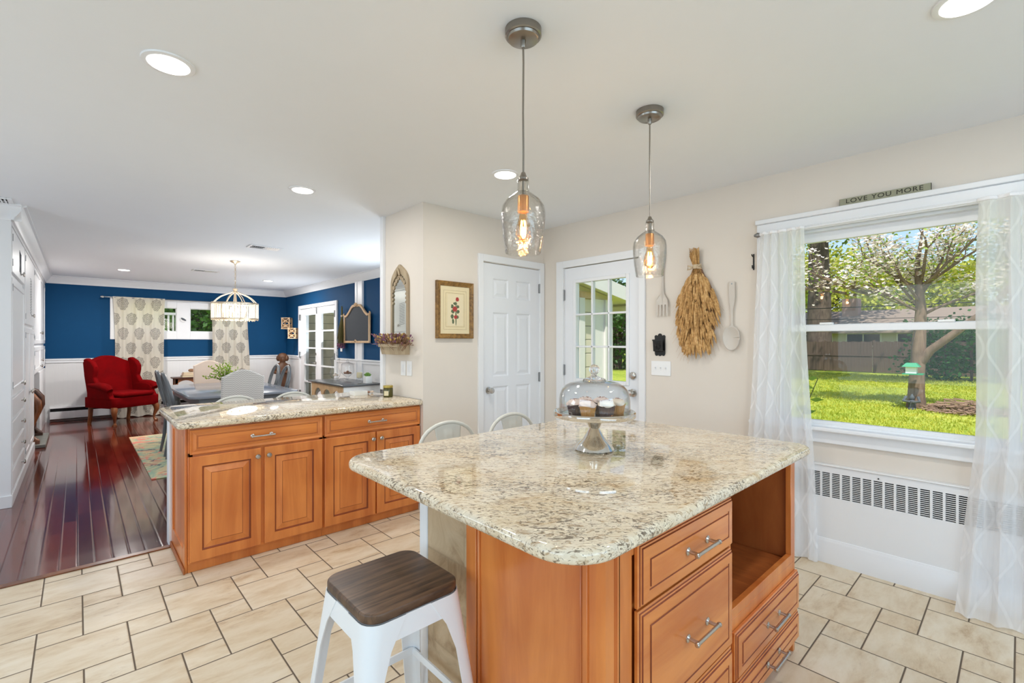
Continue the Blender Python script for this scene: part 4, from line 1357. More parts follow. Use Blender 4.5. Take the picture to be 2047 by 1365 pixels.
plate('light_switch', 2.05, 3.583, 1.144, 0.078, 0.125, 'x', 'single white rocker switch on the pillar, the left of the two below the mirror')
plate('light_switch', 2.05, 3.484, 1.146, 0.078, 0.125, 'x', 'single white rocker switch on the pillar, nearer its corner')
plate('light_switch', XW, 1.970, 1.155, 0.172, 0.118, 'x', 'triple white toggle switch plate beside the glazed door', 3)

# black cast iron match holder
mh = thing('match_holder', 'small black cast iron match holder on the wall above the triple switch', 'match holder', (XW, 1.978, 1.35), -pi / 2)
bp = [(-0.046, -0.075)] + arc(-0.03, -0.08, 0.014, pi, 1.9 * pi, 6) + arc(0.0, -0.08, 0.016, pi, 2 * pi, 8) + arc(0.03, -0.08, 0.014, 1.1 * pi, 2 * pi, 6) + [(0.046, -0.075), (0.046, 0.05)] + arc(0.034, 0.06, 0.014, 0, 0.8 * pi, 6) + arc(0.0, 0.068, 0.019, 0.1, pi - 0.1, 8) + arc(-0.034, 0.06, 0.014, 0.2 * pi, pi, 6) + [(-0.046, 0.05)]
MB().prism(bp, -0.006, -0.0003, 'y').build('back_plate', M['black'], mh, bevel=0.0015)
MB().prism([(-0.006, -0.062), (-0.034, -0.056), (-0.040, 0.0), (-0.044, 0.034), (-0.038, 0.036), (-0.034, 0.0), (-0.03, -0.048), (-0.006, -0.052)], -0.043, 0.043, 'x').build('pocket', M['black'], mh, bevel=0.002)
rl = MB().box(-0.045, 0.045, -0.047, -0.038, 0.026, 0.038)
for k in range(12):
    a = 2 * pi * k / 12
    rl.tube([(0.010 * cos(a), -0.040, -0.012 + 0.013 * sin(a)), (0.026 * cos(a), -0.041, -0.012 + 0.030 * sin(a))], 0.003, 6)
rl.build('relief', M['black'], mh)


# oversized fork and spoon
def plate_xz(outline, th, curve=None):
    m = MB().prism(outline, -th, 0.0, 'y')
    if curve: m.v = [(x, y + curve(x, z), z) for x, y, z in m.v]
    return m


fk = thing('wall_fork', 'oversized chalky metal fork hanging on the wall left of the wheat sheaf', 'wall fork', (XW, 1.948, 1.57), -pi / 2)
o = [(-0.052, 0.10), (-0.050, 0.13), (-0.03, 0.165), (-0.014, 0.185), (-0.010, 0.22), (-0.007, 0.30), (-0.010, 0.40), (-0.022, 0.47), (-0.022, 0.50), (-0.010, 0.525), (0.010, 0.525), (0.022, 0.50), (0.022, 0.47), (0.010, 0.40), (0.007, 0.30), (0.010, 0.22), (0.014, 0.185), (0.03, 0.165), (0.050, 0.13), (0.052, 0.10)]
tines = []
for k in range(4):
    x1 = 0.052 - k * 0.0293
    x0 = x1 - 0.017
    tines += [(x1 - 0.001, 0.02), (x1 - 0.005, 0.0), (x0 + 0.004, 0.0), (x0, 0.02)]
    if k < 3: tines += [(x0 + 0.001, 0.095), (x0 - 0.0115, 0.095)]
dish = lambda x, z: -0.016 - 0.02 * max(0, 0.2 - z) * 2 + 0.25 * x * x * 4
plate_xz(o + tines, 0.005, lambda x, z: -0.012 - (0.012 if z < 0.18 else 0)).build('fork', M['spoon'], fk, bevel=0.0015, flat=True)
MB().tube([(0, -0.0125, 0.49), (0, -0.0003, 0.49)], 0.006, 8).build('nail', M['steel'], fk)
spn = thing('wall_spoon', 'oversized chalky metal spoon hanging on the wall right of the wheat sheaf', 'wall spoon', (XW, 1.405, 1.31), -pi / 2)
h = [(0.020, 0.49), (0.022, 0.38), (0.016, 0.33), (0.008, 0.29), (0.007, 0.20), (0.012, 0.165)]
m = plate_xz([(0.012, 0.492)] + h + [(-a, b) for a, b in h[::-1]] + [(-0.012, 0.492)], 0.006, lambda x, z: -0.012)
def bowl(u, v):
    a = 2 * pi * u
    rx, rz = 0.060 * v, 0.088 * v
    return (rx * cos(a) * (1 + 0.08 * sin(a)), -0.010 - 0.022 * v ** 2, 0.085 + rz * sin(a))
m2 = MB().grid(bowl, 36, 10, uv=False)
m.build('handle', M['spoon'], spn, bevel=0.0015, flat=True)
m2.build('bowl', M['spoon'], spn, solid=0.004, raw=True)
MB().tube([(0, -0.0185, 0.475), (0, -0.0003, 0.475)], 0.006, 8).build('nail', M['steel'], spn)

# wheat sheaf
ws = thing('wheat_sheaf', 'large bundle of golden wheat ears tied with a tan ribbon on the wall', 'wheat sheaf', (XW, 1.66, 1.30), -pi / 2)
rnd = random.Random(11)
ears, stalks, awns = MB(), MB(), MB()
WT = [(0.0, 0.075), (0.08, 0.118), (0.20, 0.148), (0.34, 0.152), (0.44, 0.132), (0.52, 0.092), (0.58, 0.05), (0.65, 0.02)]
def wheat_w(z):
    for (a, b), (c, d) in zip(WT, WT[1:]):
        if z <= c: return b + (d - b) * max(0, z - a) / (c - a)
    return 0.02
for k in range(540):
    f = rnd.random() ** 0.85
    z = 0.02 + 0.56 * f
    hw = wheat_w(z)
    x = rnd.uniform(-1, 1)
    x = hw * x
    dep = 0.030 + 0.045 * (1 - (x / (hw + 1e-6)) ** 2) * rnd.uniform(0.5, 1)
    neck = Vector((0, -0.03, 0.645))
    tip = Vector((x, -dep, z))
    d = (tip - neck).normalized()
    d = (d + Vector((x * 1.2, 0, -0.5))).normalized()
    L = rnd.uniform(0.055, 0.085)
    a = tip
    ears.tube([a, a + d * L * 0.2, a + d * L * 0.6, a + d * L], [0.004, 0.0088, 0.0075, 0.0018], 6)
    if k % 3 == 0:
        stalks.tube([neck + Vector((rnd.uniform(-0.018, 0.018), rnd.uniform(-0.012, 0.014), 0)), (neck + a) / 2 + Vector((0, 0.006, 0)), a], 0.0013, 4)
    if k % 2 == 0:
        s = d + Vector((rnd.uniform(-0.4, 0.4), rnd.uniform(-0.2, 0.1), 0))
        awns.tube([a + d * L * 0.7, a + d * L * 0.7 + s * rnd.uniform(0.05, 0.09)], 0.0005, 3)
top = MB()
for k in range(70):
    a, r = rnd.uniform(0, 2 * pi), 0.022 * sqrt(rnd.random())
    b0 = Vector((r * cos(a), -0.03 + 0.8 * r * sin(a), 0.63))
    tp = b0 + Vector((cos(a) * 0.018 - 0.018, sin(a) * 0.008, rnd.uniform(0.09, 0.155)))
    top.tube([b0, tp], [0.003, 0.0024], 5)
ears.build('wheat_ears', M['wheat'], ws)['kind'] = 'stuff'
stalks.build('stalks', M['wheat'], ws)['kind'] = 'stuff'
top.build('cut_stalks', M['wheat'], ws)['kind'] = 'stuff'
awns.build('awns', M['wheat'], ws)['kind'] = 'stuff'
MB().prism([(0.9 * s * wheat_w(0.02 + 0.6 * t / 12), 0.02 + 0.6 * t / 12) for s in (1, -1) for t in (range(13) if s > 0 else range(12, -1, -1))], -0.03, -0.0005, 'y').build('straw_core', M['brown_dry'], ws)
rb = MB().lathe([(0.028, -0.016), (0.031, 0.0), (0.028, 0.016)], 20, (0, 0, 0), caps=False)
rb.v = [(x, -0.030 + y * 0.93, z + 0.635) for x, y, z in rb.v]
for s in (1, -1):
    rb.tube([(0.02 * s, -0.06, 0.63), (0.05 * s, -0.065, 0.645), (0.055 * s, -0.06, 0.615), (0.022 * s, -0.062, 0.622)], 0.007, 6)
rb.build('ribbon', M['cork'], ws, raw=True)

# window sign
sg = thing('word_sign', 'narrow sage wooden sign reading LOVE YOU MORE on top of the window frame', 'sign', (3.438, 0.543, 2.2005), -pi / 2)
MB().box(-0.21, 0.21, -0.009, 0.009, 0, 0.040).build('board', M['sage'], sg, bevel=0.001)
MB().box(-0.2112, -0.2101, -0.009, 0.009, 0, 0.040).box(0.2101, 0.2112, -0.009, 0.009, 0, 0.040).build('end_edge', M['ink'], sg)


def lettering(txt, size, ext=0.0004, space=1.0):
    cu = bpy.data.curves.new('lettering', 'FONT')
    cu.body = txt; cu.size = size; cu.align_x = 'CENTER'; cu.align_y = 'CENTER'; cu.extrude = ext; cu.space_character = space; cu.space_word = 1.2
    o = bpy.data.objects.new('lettering', cu)
    COL.objects.link(o)
    bpy.context.view_layer.update()
    me = bpy.data.meshes.new_from_object(o.evaluated_get(bpy.context.evaluated_depsgraph_get()))
    bpy.data.objects.remove(o)
    m = MB().add([tuple(v.co) for v in me.vertices], [tuple(p.vertices) for p in me.polygons])
    bpy.data.meshes.remove(me)
    return m


lt = lettering('LOVE YOU MORE', 0.036, 0.0004, 1.12)
xs = [v[0] for v in lt.v]
sx = 0.355 / (max(xs) - min(xs))
lt.v = [(x * sx, -0.0098 - z, 0.0205 + y) for x, y, z in lt.v]
lt.build('lettering', M['ink'], sg, flat=True, raw=True)

# ---- curtain rod and sheer curtains
rod = thing('curtain_rod', 'slim white curtain rod across the kitchen window with a grey end knob', 'curtain rod', (3.395, 0.5, 2.09))
MB().tube([(3.395, 1.205, 2.093), (3.395, -0.42, 2.093)], 0.007, 12).build('rod', M['white'], rod, world=True)
MB().lathe([(0, -0.02), (0.014, -0.016), (0.018, 0), (0.012, 0.012), (0.009, 0.02), (0, 0.02)], 16).xf(Tx(3.395, 1.215, 2.093, 0, -pi / 2)).build('finial', M['steel'], rod, world=True)
MB().tube([(3.395, 1.185, 2.093), (3.4375, 1.185, 2.093)], 0.006, 8).tube([(3.395, -0.13, 2.093), (3.4375, -0.13, 2.093)], 0.006, 8).build('bracket', M['steel'], rod, world=True)
hk = thing('wall_hook', 'small dark metal hook on the wall just left of the kitchen window frame', 'hook', (XW, 1.262, 1.93), -pi / 2)
MB().box(-0.0045, 0.0045, -0.004, -0.0003, -0.06, 0.05).tube([(0, -0.004, 0.03), (0, -0.03, 0.035), (0, -0.035, 0.045)], 0.004, 8).tube([(0, -0.004, -0.04), (0, -0.025, -0.05), (0, -0.028, -0.03)], 0.004, 8).build('hook', M['black'], hk)


def sheer(label, y_top, y_mid, y_bot, folds, ph, flip=1, pool=0.12):
    t = thing('sheer_curtain', label, 'curtain', (3.38, (y_top[0] + y_top[1]) / 2, 0), group=None)
    width = abs(y_bot[1] - y_bot[0]) * 1.6
    def f(u, v):
        z = 2.10 * (1 - v) ** 1.0
        if v < 0.6: k = v / 0.6; a = y_top[0] + (y_mid[0] - y_top[0]) * k; b = y_top[1] + (y_mid[1] - y_top[1]) * k
        else: k = (v - 0.6) / 0.4; a = y_mid[0] + (y_bot[0] - y_mid[0]) * k; b = y_mid[1] + (y_bot[1] - y_mid[1]) * k
        amp = 0.014 + 0.016 * v
        w = sin(2 * pi * folds * u + ph) * amp + sin(2 * pi * folds * 2.3 * u + 1.3 * ph + 2 * v) * amp * 0.35
        y = a + (b - a) * u + 0.006 * sin(9 * v + 5 * u)
        x = 3.372 + w * 0.75 + 0.02 * v
        x = min(x, 3.392 if z > 0.70 else 3.40)
        kx = max(0.0, (v - 0.93) / 0.07)
        x -= pool * kx ** 2
        z = max(0.004 + 0.004 * (1 + sin(30 * u)), z)
        return (x, y, z, u * width, 2.1 * v)
    MB().grid(f, 90, 80).build('cloth', M['sheer'], t, world=True, raw=True)
    def hem(v):
        return [f(i / 60, v)[:3] for i in range(61)]
    MB().tube([(p[0], p[1], 2.093) for p in hem(0.005)], 0.011, 8).build('rod_pocket', M['sheer_hem'], t, world=True)
    return t


g = G('sheer_hem'); g.set(color=lin(244, 244, 246), rough=0.8); M['sheer_hem'] = g.mat
sheer('white sheer curtain at the left side of the kitchen window, behind the island', (1.19, 0.935), (1.27, 0.895), (1.32, 0.85), 5, 0.4, 1, 0.02)
sheer('white sheer curtain pooling on the floor at the right side of the kitchen window', (0.145, -0.36), (0.165, -0.38), (0.225, -0.42), 6, 2.1, 1, 0.15)

# ---- radiator cover below the window
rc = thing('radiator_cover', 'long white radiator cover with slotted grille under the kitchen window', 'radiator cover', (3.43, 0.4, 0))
Y0, Y1 = -1.2, 1.11
gy0, gy1, gz0, gz1 = -0.86, 1.005, 0.405, 0.558
mb = MB()
for a, b, c, d in wall_pieces(Y0, Y1, 0.0, 0.598, [(gy0, gy1, gz0, gz1)]): mb.box(3.425, XW - 0.0005, a, b, c, d)
mb.build('panel', M['white'], rc, world=True, flat=True)
MB().box(3.416, 3.459, Y0, Y1, 0.598, 0.607).build('top_ledge', M['white'], rc, world=True, bevel=0.004)
MB().box(3.448, 3.4585, gy0, gy1, gz0, gz1).build('shade_backing', M['shade_dark'], rc, world=True, flat=True)  # near-black backing, the shade behind the grille put into its colour
gr = MB()
nc = 36
pit = (gy1 - gy0) / nc
for k in range(nc + 1):
    y = gy0 + k * pit
    gr.box(3.424, 3.434, max(gy0, y - 0.0055), min(gy1, y + 0.0055), gz0, gz1)
nr = 14
for k in range(nr + 1):
    z = gz0 + k * (gz1 - gz0) / nr
    gr.box(3.426, 3.433, gy0, gy1, max(gz0, z - 0.0019), min(gz1, z + 0.0019))
gr.build('grille', M['white'], rc, world=True, flat=True)
MB().prism([(3.4248, 0.0), (3.4248, 0.150), (3.420, 0.147), (3.416, 0.136), (3.412, 0.130), (3.412, 0.122), (3.406, 0.112), (3.406, 0.0)], Y0, Y1, 'y').build('skirting', M['white'], rc, world=True)
MB().tube([(3.424, 0.562, 0.572), (3.42, 0.562, 0.572)], 0.004, 8).build('screw', M['black'], rc, world=True)

# ---- things on the peninsula
jr = thing('candle_jar', 'squat olive glass jar with gold lid on the peninsula beside the pillar', 'jar', (1.945, 3.66, 0.90))
MB().lathe([(0, 0), (0.038, 0), (0.041, 0.004), (0.041, 0.072), (0.037, 0.079), (0, 0.079)], 32).build('glass_body', M['olive_glass'], jr)
MB().lathe([(0, 0.0792), (0.040, 0.0792), (0.041, 0.082), (0.041, 0.096), (0.039, 0.099), (0, 0.0985)], 32).build('lid', M['gold_lid'], jr)
lb = MB()
lb.grid(lambda u, v: (0.0415 * cos(3.3 + 1.0 * u), 0.0415 * sin(3.3 + 1.0 * u), 0.014 + 0.040 * v), 12, 2, uv=False)
lb.build('paper_label', M['paper'], jr, raw=True)
bx = thing('shell_box', 'small white open box of seashells at the back of the peninsula', 'box', (1.83, 3.98, 0.90))
mb = MB()
for a, b, c, d in wall_pieces(-0.06, 0.06, -0.05, 0.05, [(-0.053, 0.053, -0.043, 0.043)]): mb.box(a, b, c, d, 0.0, 0.035)
mb.box(-0.053, 0.053, -0.043, 0.043, 0, 0.006)
mb.build('box', M['pot'], bx, bevel=0.001)


def shell_mb(r):
    m = MB()
    def f(u, v):
        a = 2 * pi * u
        rr = r * sin(pi * min(0.98, v * 0.98 + 0.01)) * (1 + 0.08 * sin(8 * a))
        return (rr * cos(a), rr * sin(a) * 0.75, r * 0.62 * (1 - cos(pi * v)) * 0.9)
    return m.grid(f, 24, 10, uv=False)


rnd = random.Random(5)
k = 0
for x, y, z, r, where in ((1.800, 3.965, 0.9065, 0.018, 'cream seashell in the small white box, nearest the camera'), (1.842, 4.00, 0.9065, 0.020, 'larger cream seashell at the right in the small white box'), (1.80, 4.005, 0.9065, 0.016, 'small brown seashell at the back of the white box'), (1.86, 3.955, 0.9065, 0.014, 'tiny brown seashell in the front right corner of the white box'),
                          (1.95, 4.04, 0.9003, 0.020, 'brown and white seashell on the granite right of the white shell box'), (2.0, 4.07, 0.9003, 0.017, 'cream seashell on the granite behind the pillar edge')):
    o = shell_mb(r).build('seashell', M['brown_shell' if 'brown' in where else 'shell'], raw=True)
    o.location = (x, y, z)
    o.rotation_euler = (0, 0, rnd.uniform(0, 6))
    tag(o, where, 'seashell', 'seashells on the peninsula')

# ------------------------------------------------------------------ dining room: built-in white cabinets
XC = -0.40


def cab_unit(y0, y1, x_back, label, z0, z1, doors, drawers, plinth=True):
    t = thing('built_in_cabinet', label, 'cabinet', (-0.8, (y0 + y1) / 2, z0))
    b = MB().box(x_back, XC - 0.02, y0, y1, z0 + (0.10 if plinth else 0), z1)
    if plinth: b.box(x_back, XC + 0.005, y0, y1, z0, z0 + 0.10)
    b.build('body', M['cab_white'], t, world=True, bevel=0.002, seg=1)
    for (a, c, za, zb, kind, hinge, ky, kz) in doors:
        w, h = c - a, zb - za
        prof = [(0, 0.001), (0, 0.017), (0.003, 0.020), (0.055, 0.020), (0.060, 0.013), (0.068, 0.013)] if kind == 'panel' else [(0, 0.001), (0, 0.017), (0.004, 0.020)]
        d = front(w, h, prof, XC - 0.02, a, za, pi / 2).build('door', M['cab_white'], t, world=True, flat=True)
        if kind == 'louvre':
            lv = MB()
            n = 14
            for i in range(n):
                z = za + h * (0.18 + 0.55 * i / n)
                k0 = len(lv.v)
                lv.box(-0.10, 0.10, -0.001, 0.001, -0.0032, 0.0032).xf(Tx(XC + 0.0008, (a + c) / 2 + 0.12, z, pi / 2, 0, 0.12), k0)
            lv.build('louvre_slots', M['gnome'], d, world=True)
        knob(XC + 0.0002, ky, kz, 0.023, pi / 2).build('knob', M['nickel'], d, world=True)
        for zz in (za + 0.08, zb - 0.08): MB().box(XC - 0.018, XC + 0.004, hinge - 0.006, hinge + 0.006, zz - 0.03, zz + 0.03).build('hinge', M['steel'], d, world=True)
    for (a, c, za, zb) in drawers:
        d = front(c - a, zb - za, [(0, 0.001), (0, 0.017), (0.006, 0.020)], XC - 0.02, a, za, pi / 2).build('drawer', M['cab_white'], t, world=True, flat=True)
        knob(XC + 0.0002, (a + c) / 2 + 0.25, (za + zb) / 2, 0.023, pi / 2).build('knob', M['nickel'], d, world=True)
    return t


cab_unit(5.695, 7.05, -1.19, 'tall white built-in cabinet nearest the kitchen, with louvred top door and a stack of drawers', 0.0, 2.344,
         [(5.76, 6.98, 1.96, 2.33, 'louvre', 5.77, 6.55, 2.02), (5.76, 6.98, 0.92, 1.91, 'panel', 5.77, 6.62, 0.97)],
         [(5.76, 6.98, 0.72, 0.885), (5.76, 6.98, 0.51, 0.69), (5.76, 6.98, 0.31, 0.48), (5.76, 6.98, 0.12, 0.28)])
cab_unit(7.055, 8.48, -1.19, 'tall white built-in cabinet between the drawer cabinet and the carved mantel', 0.0, 2.344,
         [(7.10, 8.44, 1.56, 2.33, 'louvre', 7.11, 8.0, 1.68), (7.10, 7.76, 0.14, 1.52, 'panel', 7.11, 7.70, 0.80), (7.78, 8.44, 0.14, 1.52, 'panel', 8.43, 7.86, 0.80)], [])
cab_unit(8.485, 11.235, -1.19, 'white built-in cupboards above the carved mantel recess', 0.93, 2.344,
         [(8.53, 9.82, 1.34, 2.33, 'panel', 8.54, 9.72, 1.50), (9.86, 11.18, 1.34, 2.33, 'panel', 11.17, 9.96, 1.50), (8.53, 9.82, 0.96, 1.30, 'panel', 8.54, 9.72, 1.02), (9.86, 11.18, 0.96, 1.30, 'panel', 11.17, 9.96, 1.10)], [], False)
struct('trim_11', MB().box(-1.6, XC - 0.0005, 5.67, 5.694, 0, H).box(-1.6, XC + 0.004, 5.655, 5.67, 0, 0.10), M['cab_white'], bevel=0.003)
struct('trim_12', MB().box(-1.18, -0.40, 9.68, 11.235, 0, 0.929), M['cab_white'], bevel=0.003)

# carved mantel and hearth
mt = thing('carved_mantel', 'carved dark wooden fireplace mantel with curved legs standing in the white cabinets', 'mantel', (-0.6, 9.4, 0.045))
MB().box(-1.10, -0.47, 8.60, 9.60, 0.76, 0.83).box(-1.10, -0.50, 8.64, 9.56, 0.66, 0.76).build('shelf', M['dark_wood'], mt, world=True, bevel=0.015, seg=3)
MB().box(-1.05, -0.49, 8.66, 9.54, 0.831, 0.85).build('marble_top', M['marble'], mt, world=True, bevel=0.006)
for yy in (8.70, 9.46):
    lg = MB()
    pts = [(-0.50, yy, 0.70), (-0.44, yy, 0.66), (-0.385, yy, 0.58), (-0.375, yy, 0.48), (-0.41, yy, 0.36), (-0.45, yy, 0.24), (-0.45, yy, 0.15), (-0.41, yy, 0.09), (-0.375, yy, 0.075)]
    lg.tube(pts, [0.04, 0.05, 0.046, 0.038, 0.03, 0.026, 0.026, 0.034, 0.024], 12)
    lg.box(-0.50, -0.36, yy - 0.06, yy + 0.06, 0.046, 0.085)
    for i in range(5):
        k0 = len(lg.v)
        lg.lathe([(0, -0.02), (0.022, -0.012), (0.026, 0.0), (0.022, 0.012), (0, 0.02)], 10).xf(Tx(-0.37 - 0.012 * i, yy, 0.60 - 0.045 * i, 0, 0.3), k0)
    lg.build('carved_leg', M['mahogany' if yy < 9 else 'dark_wood'], mt, world=True)
MB().box(-1.10, -0.62, 8.76, 9.42, 0.046, 0.66).build('firebox', M['dark_wood'], mt, world=True)
MB().box(-0.619, -0.60, 8.84, 9.34, 0.12, 0.58).build('fire_screen', M['black'], mt, world=True, bevel=0.004)
ht = MB().box(-1.18, -0.30, 8.56, 9.64, 0.0, 0.045)
tag(ht.build('hearth_slab', M['stone'], bevel=0.008), 'dark stone hearth slab on the wood floor under the carved mantel', 'hearth')

# ------------------------------------------------------------------ baseboard heater on the far wall
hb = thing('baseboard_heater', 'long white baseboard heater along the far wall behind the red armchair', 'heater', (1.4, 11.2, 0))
MB().box(-0.345, 3.2, 11.165, 11.18, 0.05, 0.175).prism([(11.18, 0.05), (11.235, 0.02), (11.235, 0.25), (11.18, 0.25), (11.172, 0.235), (11.172, 0.228), (11.225, 0.228), (11.225, 0.05)], -0.345, 3.2, 'x').build('cover', M['white'], hb, world=True, bevel=0.002)
MB().box(-0.34, 3.19, 11.19, 11.224, 0.01, 0.227).build('slot_shade_block', M['shade_dark'], hb, world=True)  # dark block, the shade inside the heater put into its colour
MB().box(-0.34, 3.19, 11.167, 11.19, 0.004, 0.04).build('floor_shade_strip', M['dark_wood'], hb, world=True)  # solid dark strip, shade at the floor under the cover put into its colour

# ------------------------------------------------------------------ red wing armchair
ac = thing('wing_armchair', 'red velvet wing-back armchair with cabriole legs in front of the patterned curtain', 'armchair', (0.56, 10.40, 0), radians(30))
V = M['velvet']
MB().loft([[(x, y, z) for x, y in rounded(-0.37, 0.37, -0.36 - e, 0.33, 0.05, 5)] for z, e in ((0.285, 0.0), (0.30, 0.006), (0.445, 0.006), (0.455, 0.0))]).build('seat_frame', V, ac, bevel=0.008)
slab(rounded(-0.285, 0.285, -0.385, 0.25, 0.06, 6), 0.456, 0.53, 0.035, 5).build('seat_cushion', V, ac)
bo = [(-0.34, 0.42), (-0.345, 0.80), (-0.335, 1.02)] + [(-0.335 + 0.67 * i / 14, 1.03 + 0.105 * sin(pi * i / 14) ** 1.5) for i in range(15)] + [(0.345, 0.80), (0.34, 0.42)]
bk = MB()
bk.loft([[(x * sc, y + (z - 0.42) * 0.22, z) for x, z in [(a, 0.42 + (b - 0.42) * (0.985 if e else 1)) for a, b in bo]] for y, sc, e in ((0.16, 0.94, 1), (0.175, 0.985, 0), (0.27, 1.0, 0), (0.29, 0.96, 1))])
bk.build('back', V, ac, bevel=0.012, seg=3)
wing = [(0.26, 0.60), (0.34, 1.08), (0.27, 1.10), (0.14, 1.04), (0.075, 0.96), (0.075, 0.88), (0.10, 0.78), (0.04, 0.70), (-0.02, 0.64), (0.0, 0.58)]
arm = [(0.25, 0.42), (0.25, 0.64), (0.0, 0.66), (-0.14, 0.655), (-0.22, 0.63), (-0.26, 0.58), (-0.25, 0.53), (-0.29, 0.47), (-0.34, 0.42)]
for s in (-1, 1):
    MB().prism(wing, s * 0.30, s * 0.375, 'x').build('wing', V, ac, bevel=0.022, seg=3)
    am = MB().prism(arm, s * 0.295, s * 0.375, 'x')
    am.build('arm', V, ac, bevel=0.02, seg=3)
    MB().tube([(s * 0.345, 0.22, 0.655), (s * 0.352, 0.0, 0.645), (s * 0.36, -0.14, 0.635), (s * 0.365, -0.235, 0.61), (s * 0.36, -0.275, 0.57)], [0.04, 0.055, 0.062, 0.062, 0.045], 14).build('arm_roll', V, ac)
    MB().tube([(s * 0.32, -0.315, 0.30), (s * 0.335, -0.335, 0.25), (s * 0.335, -0.335, 0.19), (s * 0.315, -0.315, 0.11), (s * 0.31, -0.31, 0.05), (s * 0.318, -0.322, 0.022), (s * 0.33, -0.335, 0.008), (s * 0.33, -0.335, 0.0)], [0.05, 0.045, 0.036, 0.021, 0.017, 0.022, 0.034, 0.03], 12).build('leg', M['mahogany'], ac)
    MB().tube([(s * 0.30, 0.27, 0.30), (s * 0.30, 0.28, 0.15), (s * 0.30, 0.31, 0.0)], [0.034, 0.03, 0.026], 8).build('leg', M['mahogany'], ac)

# ------------------------------------------------------------------ patterned curtains
rd = thing('curtain_rod', 'thin steel curtain rod along the top of the low dining room window', 'curtain rod', (1.5, 11.13, 2.17))
MB().tube([(0.36, 11.13, 2.175), (2.74, 11.13, 2.175)], 0.009, 10).build('rod', M['steel'], rd, world=True)
for x, s in ((0.33, -1), (2.77, 1)):
    MB().lathe([(0, -0.03), (0.012, -0.028), (0.014, -0.02), (0.022, 0.0), (0.014, 0.02), (0, 0.03)], 12).xf(Tx(x, 11.13, 2.175, 0, 0, pi / 2)).build('finial', M['nickel'], rd, world=True)
MB().tube([(0.47, 11.13, 2.175), (0.47, 11.2245, 2.175)], 0.007, 8).tube([(2.62, 11.13, 2.175), (2.62, 11.2245, 2.175)], 0.007, 8).build('bracket', M['steel'], rd, world=True)


def drape(label, xt, xb, folds, ph, pool):
    t = thing('patterned_curtain', label, 'curtain', ((xt[0] + xt[1]) / 2, 11.10, 0), group=None)
    width = (xt[1] - xt[0]) * 1.18
    def f(u, v):
        a = xt[0] + (xb[0] - xt[0]) * v
        b = xt[1] + (xb[1] - xt[1]) * v
        w = sin(2 * pi * folds * u + ph + 1.2 * sin(2 * v)) * (0.022 + 0.012 * v) + 0.010 * sin(2 * pi * folds * 2.6 * u + ph)
        z = 2.19 * (1 - v)
        k = max(0.0, (v - 0.92) / 0.08)
        y = 11.105 + w * (0.8 if z > 1.0 else 0.62) - 0.035 * (v > 0) * min(1, v * 1.5) - pool * k ** 1.5
        z = max(0.006 + 0.012 * k * (1 + sin(17 * u + 3)), z)
        return (a + (b - a) * u + 0.01 * sin(6 * v + 4 * u), y, z, u * width, 2.19 * v)
    MB().grid(f, 90, 80).build('cloth', M['damask'], t, world=True, raw=True)
    return t


drape('curtain with grey medallions behind the red armchair, left of the low window', (0.47, 1.24), (0.53, 1.16), 3.4, 0.3, 0.17)
drape('curtain with grey medallions right of the low window, behind the chandelier', (1.99, 2.64), (2.02, 2.68), 3.2, 1.9, 0.04)

# ------------------------------------------------------------------ rug, table and chairs
rgm = slab(rounded(0.54, 2.75, 5.85, 8.62, 0.01, 2), 0.0, 0.011, 0.003)
tag(rgm.build('area_rug', M['rug']), 'colourful abstract rug in pink, green and cream under the dining table', 'rug')
RZ = 0.0115
tb = thing('dining_table', 'grey painted dining table with clipped corners on the abstract rug', 'table', (1.48, 7.13, RZ))
x0, x1, y0, y1, c = 0.90, 2.06, 6.13, 8.12, 0.10
outl = [(x0, y0 + c), (x0 + c * 0.5, y0 + 0.02), (x0 + c, y0), (x1 - c, y0), (x1 - c * 0.5, y0 + 0.02), (x1, y0 + c), (x1, y1 - c), (x1 - c, y1), (x0 + c, y1), (x0, y1 - c)]
top = slab(outl, 0.732, 0.762, 0.008, 3)
top.build('tabletop', M['grey_top'], tb, world=True)
ap = MB()
for a, b, c_, d in wall_pieces(0.99, 1.97, 6.18, 8.07, [(1.015, 1.945, 6.205, 8.045)]): ap.box(a, b, c_, d, 0.63, 0.7315)
ap.build('apron', M['grey_paint'], tb, world=True)
for x in (1.03, 1.93):
    for y in (6.22, 8.035):
        MB().lathe([(0.035, 0.0), (0.03, 0.03), (0.022, 0.06), (0.036, 0.12), (0.042, 0.22), (0.03, 0.42), (0.042, 0.5), (0.03, 0.53), (0.044, 0.56), (0.044, 0.63)], 18, (x, y, RZ)).build('leg', M['grey_paint'], tb, world=True)


